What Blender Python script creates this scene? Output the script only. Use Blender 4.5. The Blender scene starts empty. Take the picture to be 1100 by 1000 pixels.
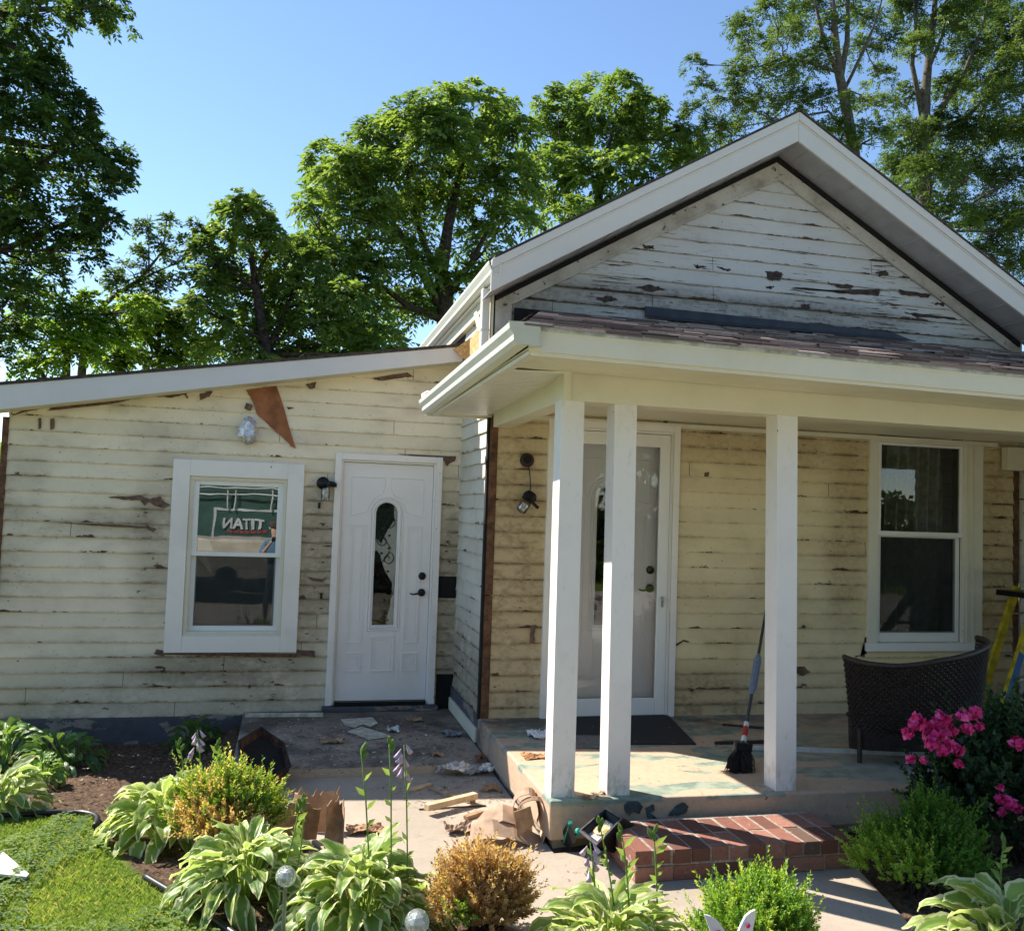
import bpy, bmesh, math, random
import numpy as np
from mathutils import Vector, Matrix
R_ = math.radians
random.seed(7); rng = np.random.default_rng(11)
S = bpy.context.scene
# ------------------------------------------------------------------ camera, world, sun
FPX, YAW, PITCH, ROLL = 972.88, .2375, .0516, -.0336
CAM = Vector((-1.4562, -6.6891, 1.65))
_cy, _sy, _cp, _sp, _cr, _sr = math.cos(YAW), math.sin(YAW), math.cos(PITCH), math.sin(PITCH), math.cos(ROLL), math.sin(ROLL)
FW = Vector((_sy*_cp, _cy*_cp, _sp)); _r0 = Vector((_cy, -_sy, 0)); _u0 = _r0.cross(FW)
RT = _cr*_r0 - _sr*_u0; UP = _sr*_r0 + _cr*_u0
cam = bpy.data.objects.new("camera", bpy.data.cameras.new("camera")); S.collection.objects.link(cam)
cam.matrix_world = Matrix(((RT.x, UP.x, -FW.x, CAM.x), (RT.y, UP.y, -FW.y, CAM.y), (RT.z, UP.z, -FW.z, CAM.z), (0, 0, 0, 1)))
cam.data.sensor_width = 36; cam.data.sensor_fit = 'HORIZONTAL'; cam.data.lens = 36*FPX/1100
cam.data.clip_start = .05; cam.data.clip_end = 2000
S.camera = cam
SUN_EL, SUN_AZ = R_(44), R_(-46)          # azimuth clockwise from +Y: the sun stands behind the house, to the left
w = bpy.data.worlds.new("World"); S.world = w; w.use_nodes = True
nt = w.node_tree; bg = nt.nodes['Background']; sk = nt.nodes.new('ShaderNodeTexSky')
sk.sky_type = 'NISHITA'; sk.sun_disc = False; sk.sun_elevation = SUN_EL; sk.sun_rotation = SUN_AZ
sk.air_density = 1.0; sk.dust_density = .05; sk.ozone_density = 3.6
nt.links.new(sk.outputs[0], bg.inputs[0]); bg.inputs[1].default_value = .10
sl = bpy.data.lights.new("sun", 'SUN'); sl.energy = 5.0; sl.angle = R_(.5); sl.color = (1, .93, .82)
so = bpy.data.objects.new("sun", sl); S.collection.objects.link(so)
sdir = Vector((math.sin(SUN_AZ)*math.cos(SUN_EL), math.cos(SUN_AZ)*math.cos(SUN_EL), math.sin(SUN_EL)))
so.rotation_euler = sdir.to_track_quat('Z', 'Y').to_euler(); so.location = (0, 0, 30)
S.view_settings.view_transform = 'Standard'; S.view_settings.look = 'None'; S.view_settings.gamma = 1
S.view_settings.exposure = 1.15
S.cycles.max_bounces = 8; S.cycles.transparent_max_bounces = 12; S.cycles.use_denoising = True

# ------------------------------------------------------------------ pixel helpers (photo pixels -> points on planes)
def ray(a, b): return FW + (a-550)/FPX*RT - (b-500)/FPX*UP
def onY(a, b, y): d = ray(a, b); return CAM + d*((y-CAM.y)/d.y)
def onX(a, b, x): d = ray(a, b); return CAM + d*((x-CAM.x)/d.x)
def onZ(a, b, z): d = ray(a, b); return CAM + d*((z-CAM.z)/d.z)
YW = 1.22
def sstep(a, b, x):
    t = np.clip((np.asarray(x, float)-a)/(b-a), 0, 1); return t*t*(3-2*t)
def gh(x, y):   # ground height
    return -.155 - .15*sstep(-1.72, -2.1, x)*sstep(-1.6, .7, y) + .008*np.sin(np.asarray(x)*5+1)*np.cos(np.asarray(y)*4) - .29*sstep(-4.6, -7.2, y)
def gpt(a, b):
    z = -.15
    for _ in range(6):
        p = onZ(a, b, z); z = float(gh(p.x, p.y))
    p.z = z; return p

# ------------------------------------------------------------------ mesh builder
class MB:
    def __init__(s): s.v = []; s.f = []; s.a = {}
    def box(s, x0, x1, y0, y1, z0, z1):
        b = len(s.v); s.v += [(x0,y0,z0),(x1,y0,z0),(x1,y1,z0),(x0,y1,z0),(x0,y0,z1),(x1,y0,z1),(x1,y1,z1),(x0,y1,z1)]
        s.f += [tuple(b+i for i in q) for q in ((0,3,2,1),(4,5,6,7),(0,1,5,4),(1,2,6,5),(2,3,7,6),(3,0,4,7))]; return s
    def quad(s, x0, x1, y, z0, z1):
        b = len(s.v); s.v += [(x0,y,z0),(x1,y,z0),(x1,y,z1),(x0,y,z1)]; s.f.append((b,b+1,b+2,b+3)); return s
    def boxm(s, c, size, rot=(0,0,0)):
        M = Matrix.Translation(c) @ (Matrix.Rotation(rot[2],4,'Z')@Matrix.Rotation(rot[1],4,'Y')@Matrix.Rotation(rot[0],4,'X'))
        b = len(s.v); hx, hy, hz = size[0]/2, size[1]/2, size[2]/2
        for p in ((-hx,-hy,-hz),(hx,-hy,-hz),(hx,hy,-hz),(-hx,hy,-hz),(-hx,-hy,hz),(hx,-hy,hz),(hx,hy,hz),(-hx,hy,hz)):
            s.v.append(tuple(M@Vector(p)))
        s.f += [tuple(b+i for i in q) for q in ((0,3,2,1),(4,5,6,7),(0,1,5,4),(1,2,6,5),(2,3,7,6),(3,0,4,7))]; return s
    def prism(s, pts, ext):   # pts: list of 3D, ext: vector
        n = len(pts); b = len(s.v); e = Vector(ext)
        s.v += [tuple(p) for p in pts] + [tuple(Vector(p)+e) for p in pts]
        s.f += [tuple(b+i for i in range(n))[::-1], tuple(b+n+i for i in range(n))]
        for i in range(n): j = (i+1) % n; s.f.append((b+i, b+j, b+n+j, b+n+i))
        return s
    def beam(s, p0, p1, prof, up=(0,0,1)):   # profile [(side, up)] swept between two points
        p0 = Vector(p0); p1 = Vector(p1); d = (p1-p0).normalized(); sd = d.cross(Vector(up)).normalized(); u = sd.cross(d)
        n = len(prof); b = len(s.v)
        for p in (p0, p1): s.v += [tuple(p+sd*a+u*c) for a, c in prof]
        s.f += [tuple(b+i for i in range(n)), tuple(b+n+i for i in range(n))[::-1]]
        for i in range(n): j = (i+1) % n; s.f.append((b+j, b+i, b+n+i, b+n+j))
        return s
    def tube(s, pts, rad, n=8, cap=True):
        pts = [Vector(p) for p in pts]; m = len(pts); b = len(s.v)
        if not hasattr(rad, '__len__'): rad = [rad]*m
        ref = Vector((.13,.27,.95))
        for i, p in enumerate(pts):
            d = (pts[min(i+1,m-1)]-pts[max(i-1,0)]).normalized()
            if abs(d.dot(ref)) > .97: ref = Vector((.9,.3,.1))
            x = d.cross(ref).normalized(); y = d.cross(x)
            for k in range(n):
                t = 2*math.pi*k/n; s.v.append(tuple(p + (x*math.cos(t)+y*math.sin(t))*rad[i]))
        for i in range(m-1):
            for k in range(n):
                k2 = (k+1) % n; s.f.append((b+i*n+k, b+i*n+k2, b+(i+1)*n+k2, b+(i+1)*n+k))
        if cap: s.f += [tuple(b+k for k in range(n)), tuple(b+(m-1)*n+k for k in range(n))[::-1]]
        return s
    def lathe(s, prof, c, axis=(0,0,1), n=20):  # prof [(r,h)]
        ax = Vector(axis).normalized(); x = ax.cross(Vector((.2,.9,.35))).normalized(); y = ax.cross(x); b = len(s.v); c = Vector(c)
        for r, h in prof:
            for k in range(n):
                t = 2*math.pi*k/n; s.v.append(tuple(c+ax*h+(x*math.cos(t)+y*math.sin(t))*r))
        for i in range(len(prof)-1):
            for k in range(n):
                k2 = (k+1) % n; s.f.append((b+i*n+k, b+i*n+k2, b+(i+1)*n+k2, b+(i+1)*n+k))
        return s
    def sheet(s, fn, nu, nv):
        b = len(s.v)
        for i in range(nu+1):
            for j in range(nv+1): s.v.append(tuple(fn(i/nu, j/nv)))
        for i in range(nu):
            for j in range(nv): q = b+i*(nv+1)+j; s.f.append((q, q+nv+1, q+nv+2, q+1))
        return s
def loc_of(o):
    l = Vector((0,0,0))
    while o is not None: l += o.location; o = o.parent
    return l
def finish(o, name, parent, smooth):
    S.collection.objects.link(o)
    if parent is not None: o.parent = parent; o.location = -loc_of(parent)
    if smooth: o.data.shade_smooth()
    return o
def obj(name, mb, m, parent=None, bevel=0, smooth=False, loc=None, fixn=True):
    me = bpy.data.meshes.new(name); me.from_pydata(mb.v, [], mb.f)
    if loc is not None: me.transform(Matrix.Translation(-Vector(loc)))
    if fixn:
        bm = bmesh.new(); bm.from_mesh(me); bmesh.ops.recalc_face_normals(bm, faces=bm.faces); bm.to_mesh(me); bm.free()
    for k, vals in mb.a.items():
        at = me.attributes.new(k, 'FLOAT', 'POINT'); at.data.foreach_set('value', vals)
    me.materials.append(m); o = bpy.data.objects.new(name, me); finish(o, name, parent, smooth)
    if loc is not None: o.location = loc
    if bevel:
        b = o.modifiers.new('bevel', 'BEVEL'); b.width = bevel; b.segments = 2; b.limit_method = 'ANGLE'; b.angle_limit = R_(40)
    return o
def npobj(name, V, F, attrs, m, parent=None, smooth=False, loc=None):
    me = bpy.data.meshes.new(name); V = np.asarray(V, np.float32); F = np.asarray(F, np.int32)
    if loc is not None: V = V - np.array(loc, np.float32)
    k = F.shape[1]
    me.vertices.add(len(V)); me.vertices.foreach_set('co', V.ravel())
    me.loops.add(F.size); me.loops.foreach_set('vertex_index', F.ravel())
    me.polygons.add(len(F)); me.polygons.foreach_set('loop_start', np.arange(0, F.size, k, dtype=np.int32))
    me.update(calc_edges=True); me.validate()
    for n_, vals in attrs.items():
        at = me.attributes.new(n_, 'FLOAT', 'POINT'); at.data.foreach_set('value', np.asarray(vals, np.float32))
    me.materials.append(m); o = bpy.data.objects.new(name, me); finish(o, name, parent, smooth)
    if loc is not None and parent is None: o.location = loc
    return o
def tag(o, label=None, cat=None, group=None, kind=None):
    if label: o['label'] = label
    if cat: o['category'] = cat
    if group: o['group'] = group
    if kind: o['kind'] = kind
    return o
def empty(name, loc, label, cat, group=None):
    o = bpy.data.objects.new(name, None); S.collection.objects.link(o); o.location = loc; o.empty_display_size = .1
    return tag(o, label, cat, group)
def solid(name, pts, m, thick, label, cat, **k): pass

# ------------------------------------------------------------------ materials
class N:
    def __init__(s, name, rough=.6, metallic=0, spec=.4):
        s.m = bpy.data.materials.new(name); s.m.use_nodes = True; s.t = s.m.node_tree; s.b = s.t.nodes['Principled BSDF']
        s.b.inputs['Roughness'].default_value = rough; s.b.inputs['Metallic'].default_value = metallic
        s.b.inputs['Specular IOR Level'].default_value = spec
        s.co = s.t.nodes.new('ShaderNodeTexCoord').outputs['Object']
    def L(s, a, b):
        if isinstance(a, (int, float)): b.default_value = a
        elif isinstance(a, tuple): b.default_value = a if len(a) != 3 or len(b.default_value) == 3 else (*a, 1)
        else: s.t.links.new(a, b)
    def node(s, ty): return s.t.nodes.new(ty)
    def math(s, op, a, b=0., c=0., clamp=False):
        n = s.node('ShaderNodeMath'); n.operation = op; n.use_clamp = clamp; s.L(a, n.inputs[0]); s.L(b, n.inputs[1]); s.L(c, n.inputs[2]); return n.outputs[0]
    def mul(s, a, b): return s.math('MULTIPLY', a, b)
    def add(s, a, b, clamp=False): return s.math('ADD', a, b, clamp=clamp)
    def rng(s, v, a, b, c=0., d=1., smooth=True):
        n = s.node('ShaderNodeMapRange'); n.interpolation_type = 'SMOOTHSTEP' if smooth else 'LINEAR'
        for i, x in enumerate((v, a, b, c, d)): s.L(x, n.inputs[i])
        return n.outputs[0]
    def mp(s, sc=(1,1,1), loc=(0,0,0), rot=(0,0,0), vec=None):
        n = s.node('ShaderNodeMapping'); s.t.links.new(vec or s.co, n.inputs[0]); n.inputs[1].default_value = loc; n.inputs[2].default_value = rot; n.inputs[3].default_value = sc; return n.outputs[0]
    def noise(s, scale, detail=4, rough=.55, vec=None, dist=0):
        n = s.node('ShaderNodeTexNoise'); s.t.links.new(vec or s.co, n.inputs['Vector']); n.inputs['Scale'].default_value = scale
        n.inputs['Detail'].default_value = detail; n.inputs['Roughness'].default_value = rough; n.inputs['Distortion'].default_value = dist; return n.outputs[0]
    def vor(s, scale, vec=None, out=0, feat='F1'):
        n = s.node('ShaderNodeTexVoronoi'); n.feature = feat; s.t.links.new(vec or s.co, n.inputs['Vector']); n.inputs['Scale'].default_value = scale; return n.outputs[out]
    def mix(s, f, a, b):
        n = s.node('ShaderNodeMix'); n.data_type = 'RGBA'; s.L(f, n.inputs[0]); s.L(a, n.inputs[6]); s.L(b, n.inputs[7]); return n.outputs[2]
    def ramp(s, f, stops, const=False):
        n = s.node('ShaderNodeValToRGB'); s.L(f, n.inputs[0]); e = n.color_ramp.elements
        if const: n.color_ramp.interpolation = 'CONSTANT'
        while len(e) < len(stops): e.new(.5)
        for i, (p, c) in enumerate(stops): e[i].position = p; e[i].color = (*c, 1)
        return n.outputs[0]
    def xyz(s):
        n = s.node('ShaderNodeSeparateXYZ'); s.t.links.new(s.co, n.inputs[0]); return n.outputs
    def attr(s, name):
        n = s.node('ShaderNodeAttribute'); n.attribute_name = name; return n.outputs['Fac']
    def blob(s, c, r):    # soft ellipsoid mask around a place on the object (a stain)
        v = s.mp((1/r[0], 1/r[1], 1/r[2]), (-c[0]/r[0], -c[1]/r[1], -c[2]/r[2]))
        n = s.node('ShaderNodeVectorMath'); n.operation = 'LENGTH'; s.t.links.new(v, n.inputs[0]); return s.rng(n.outputs['Value'], 1., .2)
    def bump(s, h, strength=.3, dist=.01):
        n = s.node('ShaderNodeBump'); n.inputs['Strength'].default_value = strength; n.inputs['Distance'].default_value = dist; s.L(h, n.inputs['Height']); s.t.links.new(n.outputs[0], s.b.inputs['Normal'])
    def col(s, c): s.L(c, s.b.inputs['Base Color']); return s.m
def simple(name, c, rough=.6, var=.12, scale=12, metallic=0, bump=0, spec=.4, c2=None):
    n = N(name, rough, metallic, spec); f = n.noise(scale, 5, .6); f2 = n.noise(scale*.17, 3, .5)
    d = c2 or tuple(x*(1-var*2.2) for x in c); l = tuple(min(1, x*(1+var*.6)) for x in c)
    k = n.mix(n.rng(f, .3, .7), d, l); k = n.mix(n.mul(n.rng(f2, .45, .8), .35), k, d)
    if bump: n.bump(f, bump, .004)
    return n.col(k)
def leafm(name, stops, trans=.45, rough=.5, tcol=1.7):
    n = N(name, rough, 0, .35); c = n.ramp(n.attr('rnd'), stops)
    n.col(c); tr = n.node('ShaderNodeBsdfTranslucent'); g = n.node('ShaderNodeGamma')
    mu = n.node('ShaderNodeMix'); mu.data_type = 'RGBA'; mu.blend_type = 'MULTIPLY'; mu.inputs[0].default_value = 1; n.L(c, mu.inputs[6]); mu.inputs[7].default_value = (tcol*1.05, tcol, tcol*.45, 1)
    n.t.links.new(mu.outputs[2], tr.inputs[0]); mx = n.node('ShaderNodeMixShader'); mx.inputs[0].default_value = trans
    n.t.links.new(n.b.outputs[0], mx.inputs[1]); n.t.links.new(tr.outputs[0], mx.inputs[2])
    n.t.links.new(mx.outputs[0], n.t.nodes['Material Output'].inputs[0]); return n.m
def siding(name, base, z0, ex, dirt_shade_c=(.16,.12,.075), wood=(.13,.07,.04), stains=(), base_amt=.35, low=(.0,.5), peel=.69, dark=.0, crack=0, lap=.56, lapk=2.6, tint=None, grime=(.30,.25,.17)):
    n = N(name, .62, 0, .3); x, y, z = n.xyz()
    big = n.noise(1.6, 6, .62, n.mp((1,1,1.6))); mid = n.noise(4.5, 5, .6, n.mp((1,1,1.5))); fine = n.noise(24, 5, .65, n.mp((1,1,1.3)))
    fr = n.math('FRACT', n.math('DIVIDE', n.math('SUBTRACT', z, z0), ex))
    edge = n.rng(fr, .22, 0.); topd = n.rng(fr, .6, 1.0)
    m = n.mul(n.rng(big, .42, .72), base_amt)
    m = n.add(m, n.mul(n.rng(z, low[1], low[0]), .62))
    for c, r, a in stains: m = n.add(m, n.mul(n.blob(c, r), a))
    m = n.math('MULTIPLY', m, n.rng(mid, .25, .62, .25, 1.2)); m = n.math('MINIMUM', m, 1.)
    c = n.mix(n.mul(n.rng(fine, .35, .7), .16), base, tuple(v*.72 for v in base))
    if tint: c = n.mix(n.mul(n.rng(n.noise(.9, 3), .35, .7), .6), c, tint)
    c = n.mix(n.mul(m, .8), c, grime)
    lb = n.add(n.rng(fr, .3, 0.), n.mul(n.rng(fr, .82, 1.), .6)); c = n.mix(n.mul(n.mul(lb, n.rng(mid, .3, .65)), n.math('MINIMUM', n.add(n.mul(m, .75), .06), .8)), c, dirt_shade_c)  # brown bands at both course edges: lap shadows painted into the colour
    # grime in patches; thin lap-edge lines mix dirt with painted lap shadow
    g = n.mul(n.rng(n.add(n.mul(fine, .35), n.mul(mid, .65)), .56, .36), n.math('MINIMUM', n.add(n.mul(m, .9), dark), 1.))
    c = n.mix(n.mul(g, .85), c, dirt_shade_c)
    cs = n.node('ShaderNodeTexWhiteNoise'); cs.noise_dimensions = '1D'; n.L(n.math('FLOOR', n.math('DIVIDE', n.math('SUBTRACT', z, z0), ex)), cs.inputs['W']); c = n.mix(n.mul(cs.outputs[0], .16), c, grime)
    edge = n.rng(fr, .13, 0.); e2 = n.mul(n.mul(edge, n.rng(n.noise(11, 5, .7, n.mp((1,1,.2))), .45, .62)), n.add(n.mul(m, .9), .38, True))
    c = n.mix(e2, c, tuple(v*.7 for v in dirt_shade_c))
    # chips down to the wood
    ch = n.noise(13, 7, .72, n.mp((.7,.7,1.9), (3.1,1.7,.4)))
    t = n.math('SUBTRACT', peel, n.mul(m, .085)); pk = n.rng(n.math('SUBTRACT', ch, t), 0., .012)
    nails = n.rng(n.vor(7, n.mp((1,1,1.2),(.3,.2,.1))), .045, .03)
    lc = n.noise(3.4, 8, .72, n.mp((1,1,2.2),(7,2,5))); lk = n.rng(n.math('SUBTRACT', n.mul(n.math('SUBTRACT', n.add(lc, n.mul(m, .05)), lap), lapk), fr), 0., .05); pk = n.math('MAXIMUM', pk, lk); sp = n.mul(n.rng(n.vor(17, n.mp((1,1,1.4),(.7,.1,.6))), .10, .05), n.rng(n.noise(2.7, 4), .47, .56)); pk = n.math('MAXIMUM', n.math('MAXIMUM', pk, n.mul(nails, .8)), n.mul(sp, .8))
    if crack:
        cr = n.noise(5.0, 8, .72, n.mp((.5,.5,11),(1,2,3)));  k = n.rng(n.math('SUBTRACT', cr, n.rng(n.noise(1.6, 4), 0.3, .7, .66, .555)), 0., .010)
        bandk = n.rng(z, 4.2, 3.9)
        pk = n.math('MAXIMUM', pk, n.mul(k, n.mul(bandk, crack)))
    c = n.mix(pk, c, n.mix(n.rng(mid, .4, .6), wood, tuple(v*.35 for v in wood)))
    n.bump(n.add(n.mul(fine, .35), n.mul(pk, -1.2)), .45, .003)
    return n.col(c)

M = {}
WZ0, MZ0, EX = -.10, .065, .1195
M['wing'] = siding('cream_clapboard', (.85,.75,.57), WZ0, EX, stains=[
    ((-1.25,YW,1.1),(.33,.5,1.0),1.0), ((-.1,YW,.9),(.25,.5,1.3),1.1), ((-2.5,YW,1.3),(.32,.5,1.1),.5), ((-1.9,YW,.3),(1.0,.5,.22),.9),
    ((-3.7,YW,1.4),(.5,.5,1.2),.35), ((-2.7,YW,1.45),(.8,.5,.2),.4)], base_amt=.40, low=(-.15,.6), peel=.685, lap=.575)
M['main'] = siding('stained_clapboard', (.83,.72,.48), MZ0, EX, dirt_shade_c=(.17,.105,.055), stains=[
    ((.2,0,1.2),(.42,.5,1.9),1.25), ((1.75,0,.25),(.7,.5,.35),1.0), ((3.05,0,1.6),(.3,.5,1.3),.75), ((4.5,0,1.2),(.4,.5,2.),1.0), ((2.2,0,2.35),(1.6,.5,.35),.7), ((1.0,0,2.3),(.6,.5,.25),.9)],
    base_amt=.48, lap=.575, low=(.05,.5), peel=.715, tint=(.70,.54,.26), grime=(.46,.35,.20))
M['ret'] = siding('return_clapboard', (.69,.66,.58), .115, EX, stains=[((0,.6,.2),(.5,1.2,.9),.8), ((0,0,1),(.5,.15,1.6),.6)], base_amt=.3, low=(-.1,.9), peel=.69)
M['gable'] = siding('white_peeling_clapboard', (.64,.63,.59), .065, EX, dirt_shade_c=(.10,.085,.07), stains=[((1.3,0,3.4),(1.6,.5,.16),1.2), ((2.8,0,3.4),(1.2,.5,.16),1.2), ((.1,0,3.2),(.5,.5,.4),.9)], base_amt=.25, low=(3.2,3.45), peel=.71, crack=1.0, lap=.50, lapk=1.2, wood=(.10,.06,.04), grime=(.36,.32,.27))
n = N('frieze_white', .6); f = n.noise(14, 7, .7); g = n.noise(30, 6, .75)
c = n.mix(n.rng(n.noise(3, 5, .6), .4, .75), (.56,.53,.46), (.30,.25,.18)); c = n.mix(n.mul(n.rng(g, .48, .7), .4), c, (.28,.23,.17)); c = n.mix(n.rng(f, .62, .635), c, (.09,.06,.04)); n.bump(g, .3, .003); M['frieze'] = n.col(c)
def paint(name, c, dirt=.25, rough=.42, dc=(.28,.24,.18), speck=.73):
    n = N(name, rough, 0, .4); a = n.noise(2.2, 5, .6); b = n.noise(16, 6, .7); k = n.mix(n.mul(n.rng(a, .42, .8), dirt), c, dc)
    k = n.mix(n.mul(n.rng(b, .3, .75), .07), k, tuple(v*.6 for v in c)); k = n.mix(n.rng(n.noise(22, 4, .6, n.mp((1,1,.8),(5,3,1))), speck, speck+.015), k, tuple(v*.5 for v in dc)); n.bump(b, .08, .002); return n.col(k)
M['white'] = paint('white_trim', (.84,.80,.76), .22, speck=.71)
M['door'] = paint('white_door', (.82,.79,.78), .10, .38, speck=.8)
n = N('white_post', .45); x, y, z = n.xyz(); a = n.noise(3, 5, .6); b = n.noise(22, 6, .7, n.mp((1,1,.5))); k = n.mix(n.mul(n.rng(a, .45, .8), .2), (.83,.79,.76), (.47,.42,.36))
k = n.mix(n.mul(n.rng(b, .56, .72), .35), k, (.50,.48,.43)); k = n.mix(n.mul(n.mul(n.rng(z, .36, .10), .8), n.rng(b, .42, .64)), k, (.42,.37,.30)); k = n.mix(n.rng(n.vor(6, n.mp((1,1,.7),(.4,.3,.2))), .045, .03), k, (.12,.10,.09)); k = n.mix(n.rng(n.noise(9,6,.7,n.mp((1,1,.5),(3,3,3))), .69, .70), k, (.40,.36,.30)); n.bump(b, .1, .002); M['post'] = n.col(k)
M['vinyl'] = paint('white_vinyl', (.80,.80,.78), .05, .35, speck=.8)
M['cream'] = paint('cream_beam', (.76,.71,.56), .3, .5, (.46,.40,.24), .74)
M['fascia'] = paint('aluminium_fascia', (.66,.64,.64), .12, .4, speck=.76)
M['gfascia'] = paint('gable_fascia', (.68,.65,.59), .08, .4, speck=.79)
M['gutter'] = paint('gutter_white', (.74,.73,.66), .28, .38, (.42,.36,.24), .74)
M['trimcream'] = paint('cream_trim', (.70,.66,.52), .25, .5)
M['wood'] = simple('weathered_wood', (.15,.07,.035), .75, .3, 20, bump=.4)
M['rust'] = simple('brown_sheathing', (.34,.13,.055), .75, .2, 9, bump=.2)
M['peel'] = simple('bare_brown_wood', (.17,.10,.07), .8, .25, 25, bump=.3)
M['dark'] = simple('tar_paper', (.008,.007,.007), .8, .2, 30, bump=.4)
M['osb'] = simple('osb_board', (.66,.42,.18), .75, .25, 45, bump=.3, c2=(.38,.2,.07))
M['black'] = simple('black_metal', (.012,.012,.013), .35, .2, 20, metallic=.3)
M['flash'] = simple('dark_flashing', (.035,.042,.06), .45, .2, 8)
M['concrete'] = None
n = N('foundation_paint', .7); f = n.noise(3.2, 6, .65, n.mp((1,1,2))); k = n.mix(n.rng(f, .54, .57), (.075,.082,.10), (.27,.24,.20)); k = n.mix(n.mul(n.rng(n.noise(14,5), .4, .7), .5), k, (.05,.045,.04)); n.bump(f, .5, .01); M['found'] = n.col(k)
n = N('path_concrete', .85, 0, .2); a = n.noise(1.7, 6, .6); b = n.noise(45, 6, .75); k = n.mix(n.rng(a, .3, .7), (.42,.35,.28), (.33,.28,.225)); k = n.mix(n.mul(n.rng(b, .45, .75), .35), k, (.22,.18,.14)); k = n.mix(n.mul(n.rng(n.noise(8,6,.7), .58, .68), .4), k, (.20,.16,.12)); n.bump(b, .35, .004); M['path'] = n.col(k)
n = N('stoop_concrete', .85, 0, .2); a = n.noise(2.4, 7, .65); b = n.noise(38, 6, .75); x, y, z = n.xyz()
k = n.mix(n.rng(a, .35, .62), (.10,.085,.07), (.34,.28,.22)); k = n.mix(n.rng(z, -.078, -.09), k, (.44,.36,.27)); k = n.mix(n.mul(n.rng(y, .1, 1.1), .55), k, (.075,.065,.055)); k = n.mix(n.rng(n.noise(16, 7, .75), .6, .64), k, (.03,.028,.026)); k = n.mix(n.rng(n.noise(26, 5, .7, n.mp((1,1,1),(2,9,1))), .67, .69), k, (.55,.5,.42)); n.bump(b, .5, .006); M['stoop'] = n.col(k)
n = N('porch_floor_paint', .6, 0, .3); a = n.noise(2.1, 4, .5, n.mp((.7,1.5,1),(.6,.2,.3)), dist=.6); b = n.noise(30, 6, .7); x, y, z = n.xyz()
k = n.mix(n.mul(n.rng(b, .4, .75), .5), (.54,.385,.27), (.33,.25,.185)); k = n.mix(n.mul(n.rng(n.noise(5,6,.7), .48, .66), .45), k, (.36,.29,.22)); gk = n.mul(n.rng(n.add(a, n.mul(n.noise(14,6,.75), .2)), .605, .613), n.rng(z, .07, .095))
k = n.mix(gk, k, n.mix(n.rng(n.noise(9), .35, .65), (.17,.23,.19), (.33,.36,.28)))
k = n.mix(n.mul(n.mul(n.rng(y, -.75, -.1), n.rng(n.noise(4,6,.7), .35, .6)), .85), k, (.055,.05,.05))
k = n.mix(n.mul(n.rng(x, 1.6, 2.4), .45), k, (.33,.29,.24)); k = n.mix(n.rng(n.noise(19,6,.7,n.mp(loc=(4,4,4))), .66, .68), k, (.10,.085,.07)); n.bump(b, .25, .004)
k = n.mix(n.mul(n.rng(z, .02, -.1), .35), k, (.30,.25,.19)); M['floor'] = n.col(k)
n = N('brick', .82, 0, .2); k = n.ramp(n.attr('rnd'), [(0,(.13,.062,.045)),(.35,(.235,.10,.072)),(.7,(.34,.165,.12)),(1,(.12,.078,.06))]); b = n.noise(50, 6, .7); k = n.mix(n.mul(n.rng(b, .45, .75), .5), k, (.08,.035,.03)); k = n.mix(n.rng(n.noise(9,6,.7), .6, .72), k, (.36,.27,.22)); n.bump(b, .5, .004); M['brick'] = n.col(n.mix(n.rng(n.noise(14,6,.75,n.mp(loc=(2,2,2))), .62, .68), k, (.40,.34,.28)))
M['mortar'] = simple('mortar', (.38,.33,.28), .9, .2, 60, bump=.4)
n = N('shingle', .9, 0, .15); k = n.ramp(n.attr('rnd'), [(0,(.10,.07,.06)),(.45,(.24,.175,.15)),(1,(.50,.40,.35))]); b = n.noise(90, 4, .8); k = n.mix(n.mul(n.rng(b, .4, .7), .35), k, (.07,.05,.05)); n.bump(b, .6, .006); M['shingle'] = n.col(k)
M['roofing'] = simple('asphalt_roofing', (.09,.075,.07), .9, .3, 60, bump=.4)
n = N('soffit', .45); x, y, z = n.xyz(); M['soffit'] = paint('soffit_vinyl', (.74,.73,.66), .12, .4)
def glass(name, refl=.22, tint=(.85,.9,.88), rough=.0):
    n = N(name); t = n.t; t.nodes.remove(n.b); tr = t.nodes.new('ShaderNodeBsdfTransparent'); tr.inputs[0].default_value = (*tint, 1)
    gl = t.nodes.new('ShaderNodeBsdfGlossy'); gl.inputs['Roughness'].default_value = rough; gl.inputs[0].default_value = (.95,.97,1,1)
    bp = t.nodes.new('ShaderNodeBump'); bp.inputs['Strength'].default_value = .032; bp.inputs['Distance'].default_value = .02; t.links.new(n.noise(2.3, 2), bp.inputs['Height']); t.links.new(bp.outputs[0], gl.inputs['Normal'])
    fr = t.nodes.new('ShaderNodeFresnel'); fr.inputs[0].default_value = 1.5; s = n.math('ADD', fr.outputs[0], refl)
    mx = t.nodes.new('ShaderNodeMixShader'); t.links.new(s, mx.inputs[0]); t.links.new(tr.outputs[0], mx.inputs[1]); t.links.new(gl.outputs[0], mx.inputs[2]); t.links.new(mx.outputs[0], t.nodes['Material Output'].inputs[0]); return n.m
n = N('charcoal_screen', .8); n.col((.03,.035,.035)); n.b.inputs['Alpha'].default_value = .36; M['screen'] = n.m
M['glass'] = glass('window_glass', .22); M['glass2'] = glass('porch_window_glass', .05, (.6,.62,.6)); M['dglass'] = glass('door_glass', -.01, (.85,.86,.84)); M['sglass'] = glass('storm_glass', .02, (.98,.99,.99))
M['inside'] = simple('dark_interior', (.05,.05,.048), .9, .2, 3)
M['curtain'] = simple('grey_curtain', (.40,.42,.34), .9, .2, 18)
M['paper'] = simple('white_paper', (.72,.72,.72), .8, .05, 8)
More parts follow.
